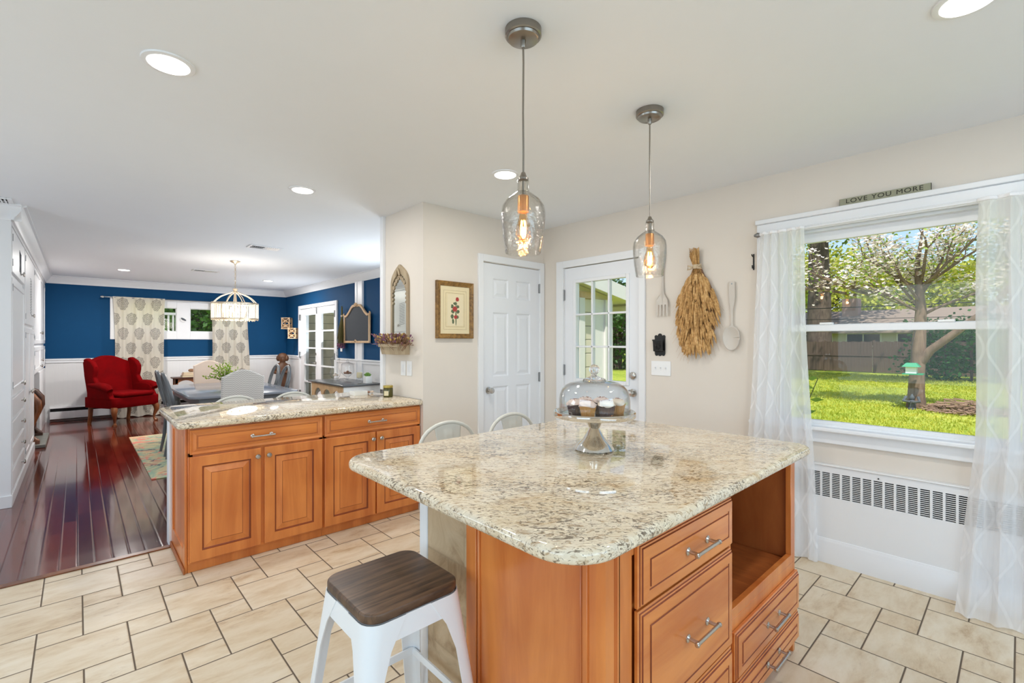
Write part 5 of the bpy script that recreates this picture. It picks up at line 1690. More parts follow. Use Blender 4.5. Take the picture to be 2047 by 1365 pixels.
def oval_chair(loc, rz, label, group):
    t = thing('dining_chair', label, 'chair', loc, rz, group)
    g_ = M['grey_paint']
    slab(rounded(-0.23, 0.23, -0.22, 0.21, [0.06, 0.06, 0.04, 0.04], 6), 0.445, 0.475, 0.012, 3).build('seat', g_, t)
    ap = MB()
    for a, b, c_, d in wall_pieces(-0.205, 0.205, -0.19, 0.19, [(-0.18, 0.18, -0.165, 0.165)]): ap.box(a, b, c_, d, 0.385, 0.444)
    ap.build('seat_rail', g_, t)
    for s in (-1, 1):
        MB().tube([(s * 0.19, -0.175, 0.44), (s * 0.195, -0.18, 0.2), (s * 0.20, -0.185, 0.0)], [0.022, 0.018, 0.013], 10).build('leg', g_, t)
        MB().tube([(s * 0.17, 0.185, 0.60), (s * 0.175, 0.18, 0.46), (s * 0.18, 0.20, 0.2), (s * 0.19, 0.235, 0.0)], [0.018, 0.022, 0.019, 0.014], 10).build('leg', g_, t)
    hoop = []
    for i in range(33):
        a = -0.22 * pi + 1.44 * pi * i / 32
        zz = 0.775 + 0.225 * sin(a)
        hoop.append((0.195 * cos(a), 0.185 + 0.24 * (zz - 0.55), zz))
    MB().tube([(0.165, 0.188, 0.57)] + hoop + [(-0.165, 0.188, 0.57)], 0.0185, 10).build('back_hoop', g_, t)
    sp = MB()
    for s in (-1, 1):
        pts = []
        for i in range(15):
            f = i / 14
            zz = 0.56 + 0.42 * f
            pts.append((s * (0.045 + 0.075 * sin(pi * f) ** 0.8), 0.183 + 0.24 * (zz - 0.55), zz))
        sp.tube(pts, 0.011, 8)
    sp.build('splat_loops', g_, t)
    MB().tube([(-0.165, 0.19, 0.565), (0, 0.19, 0.58), (0.165, 0.19, 0.565)], 0.016, 8).tube([(-0.05, 0.196, 0.60), (0.0, 0.198, 0.618), (0.05, 0.196, 0.60)], 0.014, 8).build('lower_rail', g_, t)
    return t


c0 = oval_chair((0.995, 6.52, RZ), pi / 2, 'grey oval-back dining chair at the left side of the table, nearer the kitchen', 'grey chairs at the dining table')
copy_tree(c0, 'grey oval-back dining chair at the left side of the table, nearer the red armchair', (0.995, 7.06, RZ), pi / 2)
copy_tree(c0, 'grey oval-back dining chair at the right side of the table, nearer the kitchen', (1.96, 7.25, RZ), -pi / 2)
copy_tree(c0, 'grey oval-back dining chair at the right side of the table, nearer the wooden statue', (1.96, 7.74, RZ), -pi / 2)


def host_chair(loc, rz, mat, label, zt=1.06):
    t = thing('upholstered_chair', label, 'chair', loc, rz)
    o = [(-0.20, 0.40), (-0.20, zt - 0.08)] + [(-0.20 + 0.40 * i / 16, zt - 0.075 + 0.075 * sin(pi * i / 16) ** 1.3) for i in range(17)] + [(0.20, zt - 0.08), (0.20, 0.40)]
    MB().loft([[(x * s, y + (z - 0.4) * 0.10, 0.4 + (z - 0.4) * e) for x, z in o] for y, s, e in ((0.155, 0.97, 0.985), (0.165, 1.0, 1.0), (0.225, 1.0, 1.0), (0.235, 0.97, 0.985))]).build('backrest', mat, t, bevel=0.008)
    slab(rounded(-0.22, 0.22, -0.26, 0.16, 0.04, 5), 0.39, 0.50, 0.03, 4).build('seat', mat, t)
    for s in (-1, 1):
        MB().tube([(s * 0.18, -0.22, 0.39), (s * 0.185, -0.225, 0.0)], [0.024, 0.016], 8).build('leg', M['dark_wood'], t)
        MB().tube([(s * 0.18, 0.17, 0.41), (s * 0.185, 0.22, 0.0)], [0.024, 0.016], 8).build('leg', M['dark_wood'], t)
    return t


host_chair((1.315, 5.95, RZ), pi, M['chevron'], 'grey chevron-patterned upholstered chair at the kitchen end of the table, seen from behind')
host_chair((1.48, 8.17, RZ), 0.0, M['cream_cloth'], 'plain cream upholstered chair at the far end of the table', 1.075)

# vase of greenery
vs = thing('glass_vase', 'small footed glass vase in the middle of the dining table', 'vase', (1.44, 7.15, RZ + 0.7505))
MB().lathe([(0.0, 0.0), (0.045, 0.0), (0.045, 0.006), (0.012, 0.014), (0.010, 0.03), (0.018, 0.04), (0.045, 0.055), (0.062, 0.08), (0.066, 0.115), (0.062, 0.12)], 28).build('glass_body', M['dome'], vs, raw=True)
fl = thing('greenery', 'spray of green leaves and pale yellow buds in the glass vase', 'plant', (1.44, 7.15, RZ + 0.80))
rnd = random.Random(21)
sm, lf, bd = MB(), MB(), MB()
for k in range(34):
    a = rnd.uniform(0, 2 * pi)
    r = rnd.uniform(0.03, 0.21) if k % 3 else rnd.uniform(0.15, 0.25)
    b0 = Vector((1.44 + rnd.uniform(-0.02, 0.02), 7.15 + rnd.uniform(-0.02, 0.02), RZ + 0.81))
    tp = Vector((1.44 + r * cos(a), 7.15 + r * sin(a), RZ + 0.86 + rnd.uniform(0.04, 0.25) - r * 0.25))
    md = (b0 + tp) / 2 + Vector((0, 0, 0.05))
    sm.tube([b0, md, tp], 0.002, 5)
    for q in range(9):
        f = 0.3 + 0.7 * q / 8
        p = b0 * (1 - f) ** 2 + md * 2 * f * (1 - f) + tp * f * f
        d = Vector((rnd.uniform(-1, 1), rnd.uniform(-1, 1), rnd.uniform(-0.2, 1))).normalized() * rnd.uniform(0.03, 0.055)
        lf.leaf(p, d, 0.011, (rnd.uniform(-1, 1), rnd.uniform(-1, 1), 1))
    if k % 3 == 0: bd.lathe([(0, -0.008), (0.01, 0), (0.007, 0.014), (0, 0.018)], 8, tuple(tp))
sm.build('stems', M['stem'], fl, world=True)['kind'] = 'stuff'
lf.build('leaves', M['leaf_a'], fl, world=True, raw=True)['kind'] = 'stuff'
bd.build('buds', M['leaf_y'], fl, world=True)['kind'] = 'stuff'

# ------------------------------------------------------------------ chandelier
ch = thing('chandelier', 'drum chandelier of crystal bars hanging over the dining table', 'chandelier', (1.626, 7.48, H))
ME = M['champagne']
MB().lathe([(0, -0.0003), (0.062, -0.0003), (0.066, -0.006), (0.05, -0.018), (0.018, -0.032), (0.008, -0.05), (0, -0.05)], 28).build('canopy', ME, ch)
cn = MB()
for k in range(11):
    z = -0.055 - 0.031 * k
    ring = [(0.009 * cos(a), 0, 0.018 * sin(a)) if k % 2 else (0, 0.009 * cos(a), 0.018 * sin(a)) for a in [2 * pi * i / 12 for i in range(12)]]
    cn.tube([(x, y, z + q) for x, y, q in ring], 0.0028, 5, closed=True)
cn.tube([(0.004, 0.003, -0.05), (0.010, -0.004, -0.2), (0.003, 0.004, -0.38)], 0.002, 5)
cn.build('chain', ME, ch)
MB().lathe([(0, -0.375), (0.008, -0.38), (0.030, -0.386), (0.034, -0.392), (0.024, -0.41), (0.012, -0.44), (0.014, -0.47), (0.022, -0.56), (0.028, -0.60), (0, -0.602)], 20).build('hub', ME, ch)
for k in range(8):
    a = 2 * pi * k / 8 + 0.2
    pts = []
    for i in range(13):
        f = i / 12
        r = 0.012 + 0.272 * f
        z = -0.425 - 0.168 * f ** 1.55 - 0.010 * sin(2 * pi * f)
        pts.append((r * cos(a), r * sin(a), z))
    MB().tube(pts, 0.0055, 8).build('arm', ME, ch)
def hoop(r, z, th, hh):
    return MB().lathe([(r - th, z - hh), (r + th, z - hh), (r + th, z + hh), (r - th, z + hh), (r - th, z - hh)], 56, caps=False)
hoop(0.286, -0.598, 0.005, 0.009).build('top_ring', ME, ch)
hoop(0.286, -0.812, 0.006, 0.008).build('bottom_ring', ME, ch)
NB = 48
for k in range(NB):
    a = 2 * pi * k / NB
    if k % 6 == 0:
        MB().tube([(0.289 * cos(a), 0.289 * sin(a), -0.59), (0.289 * cos(a), 0.289 * sin(a), -0.83)], 0.006, 6).build('upright', ME, ch)
    else:
        MB().box(-0.005, 0.005, -0.0135, 0.0135, -0.803, -0.608).xf(Tx(0.286 * cos(a), 0.286 * sin(a), 0, a)).build('crystal_bar', M['crystal'], ch, flat=True)
for k in range(5):
    a = 2 * pi * k / 5 + 0.5
    x, y = 0.14 * cos(a), 0.14 * sin(a)
    MB().tube([(0.012 * cos(a), 0.012 * sin(a), -0.59), (0.5 * x, 0.5 * y, -0.77), (x, y, -0.79)], 0.005, 6).lathe([(0, -0.795), (0.018, -0.79), (0.012, -0.78), (0.011, -0.72), (0, -0.72)], 14, (x, y, 0)).build('candle_arm', ME, ch)
    MB().lathe([(0, -0.72), (0.010, -0.718), (0.017, -0.695), (0.013, -0.665), (0.003, -0.64), (0, -0.638)], 14, (x, y, 0)).build('bulb', M['candle_bulb'], ch)
bw = MB()
for k in range(24):
    a = 2 * pi * k / 24
    bw.lathe([(0, -0.845), (0.008, -0.838), (0.008, -0.83), (0, -0.823)], 8, (0.24 * cos(a), 0.24 * sin(a), 0))
bw.join(hoop(0.24, -0.822, 0.003, 0.003))
for k in range(4):
    a = pi * k / 4
    bw.tube([(0.286 * cos(a), 0.286 * sin(a), -0.816), (-0.286 * cos(a), -0.286 * sin(a), -0.816)], 0.003, 5)
bw.build('bottom_trim', ME, ch)
lamp('glow_chandelier', 'POINT', (1.626, 7.48, 1.78), 24, (1.0, 0.93, 0.84), shadow_soft_size=0.2)

# ------------------------------------------------------------------ sideboard, books
sb = thing('console_table', 'brown wooden console table with carved apron against the far wall, behind the cream chair', 'console table', (1.75, 10.95, 0))
MB().box(1.30, 2.35, 10.66, 10.98, 0.675, 0.70).build('top', M['dark_wood'], sb, world=True, bevel=0.005)
ap = [(1.34, 0.675)] + [(1.34 + 0.97 * i / 24, 0.57 + 0.075 * abs(sin(3 * pi * i / 24)) ) for i in range(25)] + [(2.31, 0.675)]
MB().prism(ap, 10.685, 10.705, 'y').build('carved_apron', M['mahogany'], sb, world=True)
for x in (1.36, 2.29):
    for y in (10.71, 10.94):
        MB().box(x - 0.025, x + 0.025, y - 0.025, y + 0.025, 0, 0.6745).build('leg', M['mahogany'], sb, world=True, bevel=0.004)
for z in (0.13, 0.30): MB().box(1.386, 2.264, 10.69, 10.96, z, z + 0.022).build('shelf', M['mahogany'], sb, world=True, bevel=0.003)
zz = 0.7003
for w_, d_, h_, mt_, lb in ((0.30, 0.22, 0.032, 'book_c', 'grey-brown book at the bottom of the small stack on the brown console'), (0.27, 0.20, 0.034, 'book_a', 'pink book in the middle of the small stack on the brown console'), (0.25, 0.18, 0.024, 'book_b', 'cream book on top of the small stack on the brown console')):
    t = thing('book', lb, 'book', (1.60, 10.80, zz), group='books stacked on the console')
    MB().box(-w_ / 2, w_ / 2, -d_ / 2, d_ / 2, 0, 0.003).box(-w_ / 2, w_ / 2, -d_ / 2, d_ / 2, h_ - 0.003, h_).box(-w_ / 2, w_ / 2, d_ / 2 - 0.003, d_ / 2, 0.003, h_ - 0.003).build('cover', M[mt_], t)
    MB().box(-w_ / 2 + 0.004, w_ / 2 - 0.004, -d_ / 2 + 0.004, d_ / 2 - 0.0035, 0.0032, h_ - 0.0032).build('pages', M['paper'], t)
    zz += h_ + 0.0003
o = shell_mb(0.055).build('pebble', M['brown_dry'], raw=True)
o.location = (1.61, 10.80, zz)
tag(o, 'rounded brown stone ornament on top of the stack of books', 'ornament')

# ------------------------------------------------------------------ statue in the corner
stt = thing('carved_statue', 'tall carved brown wooden figure standing in the corner of the dining room', 'statue', (3.23, 10.74, 0))
def ell(z, rx, ry, n=20, ox=0, oy=0): return [(ox + rx * cos(2 * pi * i / n), oy + ry * sin(2 * pi * i / n), z) for i in range(n)]
bd = MB().loft([ell(z, a, b) for z, a, b in ((0.0, 0.15, 0.12), (0.06, 0.15, 0.12), (0.07, 0.125, 0.10), (0.35, 0.13, 0.105), (0.6, 0.135, 0.105), (0.74, 0.125, 0.10), (0.80, 0.128, 0.10), (0.88, 0.12, 0.09), (0.915, 0.075, 0.065), (0.93, 0.055, 0.055), (0.95, 0.06, 0.06), (0.98, 0.078, 0.075), (1.03, 0.085, 0.08), (1.08, 0.075, 0.07), (1.105, 0.05, 0.05), (1.115, 0.02, 0.02))])
F2 = Vector((-0.55, -0.83, 0)); R2 = Vector((0.83, -0.55, 0))
q = F2 * 0.075
bd.lathe([(0, -0.016), (0.010, -0.01), (0.012, 0.0), (0.006, 0.022), (0, 0.026)], 10, (q.x, q.y, 1.025))
for s in (-1, 1):
    q = R2 * (s * 0.03) + F2 * 0.070
    bd.lathe([(0, -0.008), (0.010, 0), (0, 0.008)], 10, (q.x, q.y, 1.045))
q = F2 * 0.072
bd.lathe([(0, -0.006), (0.016, 0), (0, 0.006)], 10, (q.x, q.y, 0.992))
bd.build('body', M['carved'], stt)
hr = MB()
for s in (-1, 1):
    c = R2 * (s * 0.085)
    hr.loft([ell(z, r, r, 12, c.x, c.y) for z, r in ((0.955, 0.012), (0.975, 0.034), (1.01, 0.044), (1.05, 0.036), (1.085, 0.012))])
hr.loft([ell(z, a, b) for z, a, b in ((1.045, 0.092, 0.088), (1.09, 0.088, 0.082), (1.118, 0.06, 0.056), (1.13, 0.02, 0.02))])
hr.build('carved_hair', M['carved'], stt)
am = MB()
for s in (-1, 1):
    pts = [R2 * (s * 0.115) + Vector((0, 0, 0.87)), R2 * (s * 0.15) + F2 * 0.03 + Vector((0, 0, 0.78)), R2 * (s * 0.12) + F2 * 0.10 + Vector((0, 0, 0.715)), R2 * (s * -0.02) + F2 * 0.125 + Vector((0, 0, 0.735 + 0.02 * s))]
    am.tube(pts, [0.034, 0.034, 0.03, 0.024], 10)
am.build('folded_arms', M['carved'], stt)
MB().box(-0.15, 0.15, -0.13, 0.13, 0, 0.05).xf(Tx(0, 0, 0, 0.58)).build('plinth', M['dark_wood'], stt, bevel=0.01)


# ------------------------------------------------------------------ lattice lanterns in the corner
def lattice(loc, rz, s, h, label):
    t = thing('lattice_shelf', label, 'wall shelf', loc, rz, 'carved lattice boxes in the corner')
    f = MB().box(-s - 0.012, s + 0.012, -s - 0.012, s + 0.012, 0, 0.014).box(-s - 0.012, s + 0.012, -s - 0.012, s + 0.012, h - 0.014, h)
    for a in (-1, 1):
        for b in (-1, 1): f.box(a * s - 0.008, a * s + 0.008, b * s - 0.008, b * s + 0.008, 0.014, h - 0.014)
    f.build('frame', M['tan_wood'], t)
    l = MB()
    for ax in (0, 1):
        for sd in (-1, 1):
            for z0 in (0.014, h / 2):
                z1 = z0 + h / 2 - 0.014
                for p, q in (((-s, z0), (s, z1)), ((-s, z1), (s, z0))):
                    A = (p[0], sd * s, p[1]) if ax == 0 else (sd * s, p[0], p[1])
                    B = (q[0], sd * s, q[1]) if ax == 0 else (sd * s, q[0], q[1])
                    l.tube([A, B], 0.007, 6)
                dm = [(0.45 * s * cos(2 * pi * i / 4), z0 + h / 4 - 0.007 + 0.10 * h * sin(2 * pi * i / 4)) for i in range(4)]
                l.tube([(u, sd * s, v) if ax == 0 else (sd * s, u, v) for u, v in dm], 0.006, 5, closed=True)
    l.build('lattice', M['tan_wood'], t)
    return t


lattice((3.345, 10.82, 1.645), radians(-38), 0.078, 0.245, 'upper pale carved lattice box mounted in the blue corner')
lattice((3.355, 10.46, 1.435), radians(-38), 0.070, 0.225, 'lower pale carved lattice box, right of the other in the blue corner')

# ------------------------------------------------------------------ chalkboard, dried bundle, plate
cb = thing('chalkboard', 'arched chalkboard in a pale scrolled frame on the blue dining wall', 'chalkboard', (3.425, 7.50, 1.35), -pi / 2)
def cbo(w, z0, zs, zt, n=16):
    pts = [(-w, z0), (-w, zs)]
    for i in range(1, 2 * n):
        f = i / n - 1
        b = (1 - abs(f))
        q = min(1, max(0, (b - 0.16) / 0.60))
        pts.append((w * f, zs - 0.018 * sin(pi * min(1, b / 0.22)) + (zt - zs) * q * q * (3 - 2 * q)))
    return pts + [(w, zs), (w, z0)]
oo, ii = cbo(0.485, 0.0, 0.485, 0.64), cbo(0.452, 0.035, 0.455, 0.60)
strip_frame(oo, ii, 0.0, -0.028, 'y').build('frame', M['tan_wood'], cb, bevel=0.004)
MB().prism(cbo(0.462, 0.02, 0.465, 0.615), -0.012, -0.0008, 'y').build('slate', M['slate'], cb, flat=True)
orn = MB()
for k in range(5):
    a = pi * (0.1 + 0.8 * k / 4)
    orn.tube([(0, -0.03, 0.615), (0.06 * cos(a), -0.036, 0.615 + 0.045 * sin(a)), (0.085 * cos(a), -0.03, 0.61 + 0.06 * sin(a))], [0.014, 0.012, 0.005], 8)
for s in (-1, 1): orn.tube([(s * 0.485, -0.016, 0.47), (s * 0.50, -0.02, 0.49), (s * 0.48, -0.02, 0.505)], [0.018, 0.014, 0.008], 8)
orn.tube([(-0.06, -0.03, 0.02), (0, -0.036, 0.045), (0.06, -0.03, 0.02)], [0.006, 0.014, 0.006], 8)
orn.build('carved_crest', M['tan_wood'], cb)
db = thing('dried_bundle', 'upside-down bundle of dried stems with purple flowers hanging beside the chalkboard', 'dried flowers', (3.45, 8.06, 1.30), -pi / 2)
rnd = random.Random(8)
stb, hdb = MB(), MB()
for k in range(90):
    a = rnd.uniform(0, 2 * pi)
    r = 0.105 * sqrt(rnd.random())
    tip = Vector((r * cos(a), -0.07 + 0.055 * sin(a) * (r / 0.105), rnd.uniform(-0.02, 0.12)))
    nk = Vector((0.012 * cos(a), -0.05 + 0.012 * sin(a), 0.52))
    tp = Vector((0.02 * cos(a), -0.05 + 0.01 * sin(a), rnd.uniform(0.60, 0.70)))
    stb.tube([tip, (tip + nk) / 2 + Vector((r * cos(a) * 0.25, 0, 0)), nk, tp], [0.0022, 0.003, 0.003, 0.0015], 5)
    if tip.z < 0.05:
        for _ in range(2): hdb.lathe([(0, -0.016), (0.013, -0.008), (0.015, 0.004), (0, 0.016)], 8, (tip.x + rnd.uniform(-0.012, 0.012), tip.y, tip.z - rnd.uniform(0, 0.03)))
stb.build('stems', M['dried_green'], db)['kind'] = 'stuff'
hdb.build('purple_heads', M['purple'], db)['kind'] = 'stuff'
MB().lathe([(0.02, -0.015), (0.024, 0), (0.02, 0.015)], 14, (0, -0.05, 0.52), caps=False).build('twine', M['cork'], db, raw=True)
MB().tube([(0, -0.05, 0.54), (0, -0.012, 0.56), (0, 0.0095, 0.555)], 0.003, 6).build('hook', M['steel'], db)
plate('light_switch', XW, 8.22, 1.255, 0.085, 0.12, 'x', 'white switch plate on the blue wall under the hanging dried bundle')

# ------------------------------------------------------------------ white side console with jars
wc = thing('side_console', 'white console with charcoal top and pale arched front under the chalkboard', 'console table', (3.1, 7.2, 0))
slab(rounded(2.785, 3.41, 6.58, 7.96, 0.008, 2), 0.717, 0.742, 0.006).build('top', M['charcoal_top'], wc, world=True)
endp = [(2.82, 0.0), (2.86, 0.0), (2.88, 0.40), (2.93, 0.53), (3.0, 0.585), (3.10, 0.60), (3.20, 0.585), (3.27, 0.53), (3.32, 0.40), (3.34, 0.0), (3.385, 0.0), (3.385, 0.7165), (2.82, 0.7165)]
for ya, yb in ((6.62, 6.645), (7.895, 7.92)): MB().prism(endp, ya, yb, 'y').build('end_panel', M['pot'], wc, world=True)
fr = MB()
o = [(6.646, 0.0), (6.646, 0.7165), (7.894, 0.7165), (7.894, 0.0), (7.86, 0.0)]
for c_ in (7.62, 7.26, 6.90):
    o += [(c_ + 0.15, 0.0 if c_ == 7.62 else 0.36), ] if c_ == 7.62 else [(c_ + 0.15, 0.36)]
    o += [(c_ + 0.15 * cos(pi * i / 14), 0.50 + 0.14 * sin(pi * i / 14)) for i in range(15)]
    o += [(c_ - 0.15, 0.36)] if c_ != 6.90 else [(c_ - 0.15, 0.0)]
o += [(6.70, 0.0)]
fr.prism(o, 2.822, 2.842, 'x')
fr.build('arched_front', M['tan_wood'], wc, world=True, flat=True)
MB().box(2.86, 3.38, 6.646, 7.894, 0.12, 0.14).build('lower_shelf', M['pot'], wc, world=True)


def apothecary(loc, label, s, kind):
    t = thing('glass_jar', label, 'jar', loc)
    if kind == 'tall':
        pr = [(0, 0), (0.075, 0), (0.078, 0.006), (0.05, 0.02), (0.072, 0.05), (0.086, 0.10), (0.078, 0.14), (0.052, 0.20), (0.060, 0.26), (0.072, 0.31), (0.074, 0.33)]
        lid = [(0.077, 0.331), (0.080, 0.336), (0.05, 0.37), (0.03, 0.40), (0.012, 0.42), (0.018, 0.435), (0.014, 0.455), (0.0, 0.47)]
    else:
        pr = [(0, 0), (0.065, 0), (0.066, 0.006), (0.02, 0.02), (0.018, 0.05), (0.05, 0.075), (0.098, 0.12), (0.104, 0.15), (0.096, 0.24), (0.094, 0.25)]
        lid = [(0.097, 0.251), (0.10, 0.256), (0.08, 0.275), (0.03, 0.29), (0.014, 0.30), (0.02, 0.318), (0.012, 0.335), (0, 0.34)]
    MB().lathe([(r * s, z * s) for r, z in pr], 32).build('jar_body', M['dome'], t, raw=True)
    MB().lathe([(r * s, z * s) for r, z in lid], 32, caps=False).build('lid', M['dome'], t, raw=True)
    return t


apothecary((3.16, 7.76, 0.7425), 'tall waisted glass jar with pointed lid on the white console, left of the other jar', 1.0, 'tall')
apothecary((3.24, 7.46, 0.7425), 'footed glass bowl jar with lid, full of brown shells, on the white console', 1.0, 'bowl')
rnd = random.Random(9)
for (cx, cy, n, rr, z0, lb, grp) in ((3.24, 7.46, 9, 0.060, 0.845, 'brown seashell heaped in the footed glass bowl jar on the white console', 'shells in the footed glass jar'), (3.16, 7.76, 4, 0.04, 0.80, 'pale seashell in the tall waisted glass jar on the white console', 'shells in the tall glass jar')):
    for k in range(n):
        a = 2 * pi * k / max(1, n - 1)
        r = rr * (0 if k == 0 else 0.72)
        o = shell_mb(0.026 if n > 5 else 0.02).build('seashell', M['brown_shell' if n > 5 else 'shell'], raw=True)
        o.location = (cx + r * cos(a), cy + r * sin(a), z0 + (0.026 if k == 0 else 0.004 * (k % 2)))
        o.rotation_euler = (rnd.uniform(-0.3, 0.3), rnd.uniform(-0.3, 0.3), rnd.uniform(0, 6))
        tag(o, lb, 'seashell', grp)
gb = thing('candle_goblet', 'small glass goblet holding a cream candle on the white console, left of the white planter', 'candle holder', (3.20, 6.93, 0.7425))
MB().lathe([(0, 0), (0.034, 0), (0.034, 0.005), (0.02, 0.014), (0.012, 0.03), (0.016, 0.045), (0.012, 0.058), (0.036, 0.072), (0, 0.072)], 24).build('foot', M['dome'], gb)
MB().lathe([(0, 0.0725), (0.040, 0.0725), (0.043, 0.08), (0.043, 0.155), (0, 0.153)], 24).build('candle', M['paper'], gb)
pl = thing('planter', 'square white ceramic planter on the white console, nearest the pillar', 'planter', (3.25, 6.76, 0.7425))
mb = MB()
for a, b, c_, d in wall_pieces(-0.05, 0.05, -0.05, 0.05, [(-0.043, 0.043, -0.043, 0.043)]): mb.box(a, b, c_, d, 0, 0.105)
mb.box(-0.043, 0.043, -0.043, 0.043, 0, 0.088)
mb.build('pot', M['pot'], pl, bevel=0.002)
sc_ = thing('succulent', 'small green succulent in the square white planter', 'plant', (3.25, 6.76, 0.831))
lv = MB()
for k in range(12):
    a = k * 2.4
    t_ = 0.25 + 0.75 * (k / 12)
    d = Vector((cos(a) * (1.1 - t_), sin(a) * (1.1 - t_), 0.35 + t_)).normalized() * 0.075
    lv.tube([(0, 0, 0.0), d * 0.5, d * 0.85, d], [0.006, 0.012, 0.009, 0.001], 6)
lv.build('leaves', M['succulent'], sc_)['kind'] = 'stuff'

# ------------------------------------------------------------------ outdoors
GZ = -0.40
lw = MB().box(3.62, 60, -30, 40, GZ - 0.5, GZ).box(-30, 3.62, 11.6, 60, GZ - 0.5, GZ)
o = lw.build('lawn', M['lawn'], flat=True)
o['kind'] = 'structure'
rnd = random.Random(31)
gb = MB()
for k in range(26000):
    d = 5.5 + 20 * rnd.random() ** 1.5
    a = radians(47.25 - rnd.uniform(29, 46))
    x, y = d * cos(a) * 1.25, d * sin(a) * 1.25
    h = rnd.uniform(0.03, 0.075)
    q = rnd.uniform(0, 6.28)
    w = 0.006 + 0.0008 * d
    dx, dy = cos(q) * w, sin(q) * w
    lx, ly = rnd.uniform(-0.03, 0.03), rnd.uniform(-0.03, 0.03)
    gb.add([(x - dx, y - dy, GZ), (x + dx, y + dy, GZ), (x + lx, y + ly, GZ + h)], [(0, 1, 2)])
o = gb.build('grass', M['leaf_y'], raw=True, flat=True)
tag(o, 'blades of sunlit grass growing on the lawn', 'grass', kind='stuff')

# fence: panels between posts
pA, pB = Vector((33.4, 10.5, 0)), Vector((32.2, -6.5, 0))
npan = 7
dv = (pB - pA) / npan
ang = atan2(dv.y, dv.x)
f0 = None
for i in range(npan):
    c = pA + dv * i
    L = dv.length
    lb = 'weathered brown fence panel beyond the lawn, ' + ('behind the left sheer curtain', 'first to show left in the window', 'left of the window centre', 'near the middle of the window', 'just left of the feeder tree', 'behind the green hedge', 'beyond the hedge at the right')[i]
    if f0 is None:
        f0 = thing('fence_panel', lb, 'fence', (c.x, c.y, GZ), ang, 'board fence panels at the end of the garden')
        bd = MB()
        nb = int(L / 0.15)
        for k in range(nb):
            w = L / nb
            bd.box(k * w + 0.004, (k + 1) * w - (0.004 if k < nb - 1 else 0.06), -0.012, 0.012, 0.05, 1.80 - 0.02 * (k % 3))
        bd.build('boards', M['fence'], f0, flat=True)
        MB().box(0.06, L - 0.06, 0.013, 0.06, 0.35, 0.44).box(0.06, L - 0.06, 0.013, 0.06, 1.35, 1.44).box(0.06, L - 0.06, -0.05, -0.0125, 0.95, 1.04).build('rails', M['fence'], f0, flat=True)
        MB().box(-0.05, 0.05, -0.05, 0.05, 0, 1.86).xf(Tx(0, 0.07, 0)).build('post', M['fence'], f0, flat=True)
    else:
        copy_tree(f0, lb, (c.x, c.y, GZ), ang)

# neighbouring house
hs = thing('neighbour_house', 'low house with grey-brown shingle roof and dark windows beyond the fence', 'house', (45, 4, GZ))
MB().box(40, 48, -14, 16, GZ, 2.1).build('wall', M['house_wall'], hs, world=True, flat=True)
MB().prism([(38.9, 2.05), (44, 3.75), (49.1, 2.05), (49.1, 1.95), (44, 3.6), (38.9, 1.95)], -15, 17, 'y').build('roof', M['roof'], hs, world=True, flat=True)
for y in (-9, -4.5, -1.5, 2.2, 4.6, 7.4, 10.2):
    w_ = MB().box(39.94, 39.999, y - 1.0, y + 1.0, 1.05, 1.95).build('window', M['white'], hs, world=True, flat=True)
    MB().box(39.90, 39.939, y - 0.92, y - 0.04, 1.12, 1.88).box(39.90, 39.939, y + 0.04, y + 0.92, 1.12, 1.88).build('pane', M['dark_glass'], w_, world=True, flat=True)
MB().box(42.6, 43.6, 8.2, 9.2, 3.0, 4.6).build('chimney', M['chimney'], hs, world=True, flat=True)


def limb(mb, p, d, L, r, depth, tips, rnd, up=0.15, n=4):
    pts, rs = [Vector(p)], [r]
    d = Vector(d).normalized()
    for i in range(n):
        d = (d + Vector((rnd.uniform(-0.22, 0.22), rnd.uniform(-0.22, 0.22), rnd.uniform(-0.12, 0.16) + up * 0.15))).normalized()
        pts.append(pts[-1] + d * L / n)
        rs.append(r * (1 - 0.45 * (i + 1) / n))
    mb.tube(pts, rs, 7 if r > 0.03 else 5)
    if depth == 0:
        tips += pts[1:]
        return
    for k in range(3):
        q = rnd.randint(1, n)
        nd = (d + Vector((rnd.uniform(-1, 1), rnd.uniform(-1, 1), rnd.uniform(-0.25, 0.7)))).normalized()
        limb(mb, pts[q], nd, L * rnd.uniform(0.55, 0.75), rs[q] * 0.6, depth - 1, tips, rnd, up, n)


def foliage(mb, centers, per, spread, size, rnd, zsq=0.7):
    for c in centers:
        for _ in range(per):
            v = Vector((rnd.gauss(0, 1), rnd.gauss(0, 1), rnd.gauss(0, 1) * zsq)) * spread
            d = Vector((rnd.uniform(-1, 1), rnd.uniform(-1, 1), rnd.uniform(-0.8, 0.5))).normalized() * size * rnd.uniform(0.7, 1.4)
            mb.leaf(Vector(c) + v, d, size * 0.36, (rnd.uniform(-1, 1), rnd.uniform(-1, 1), rnd.uniform(0.2, 1)))


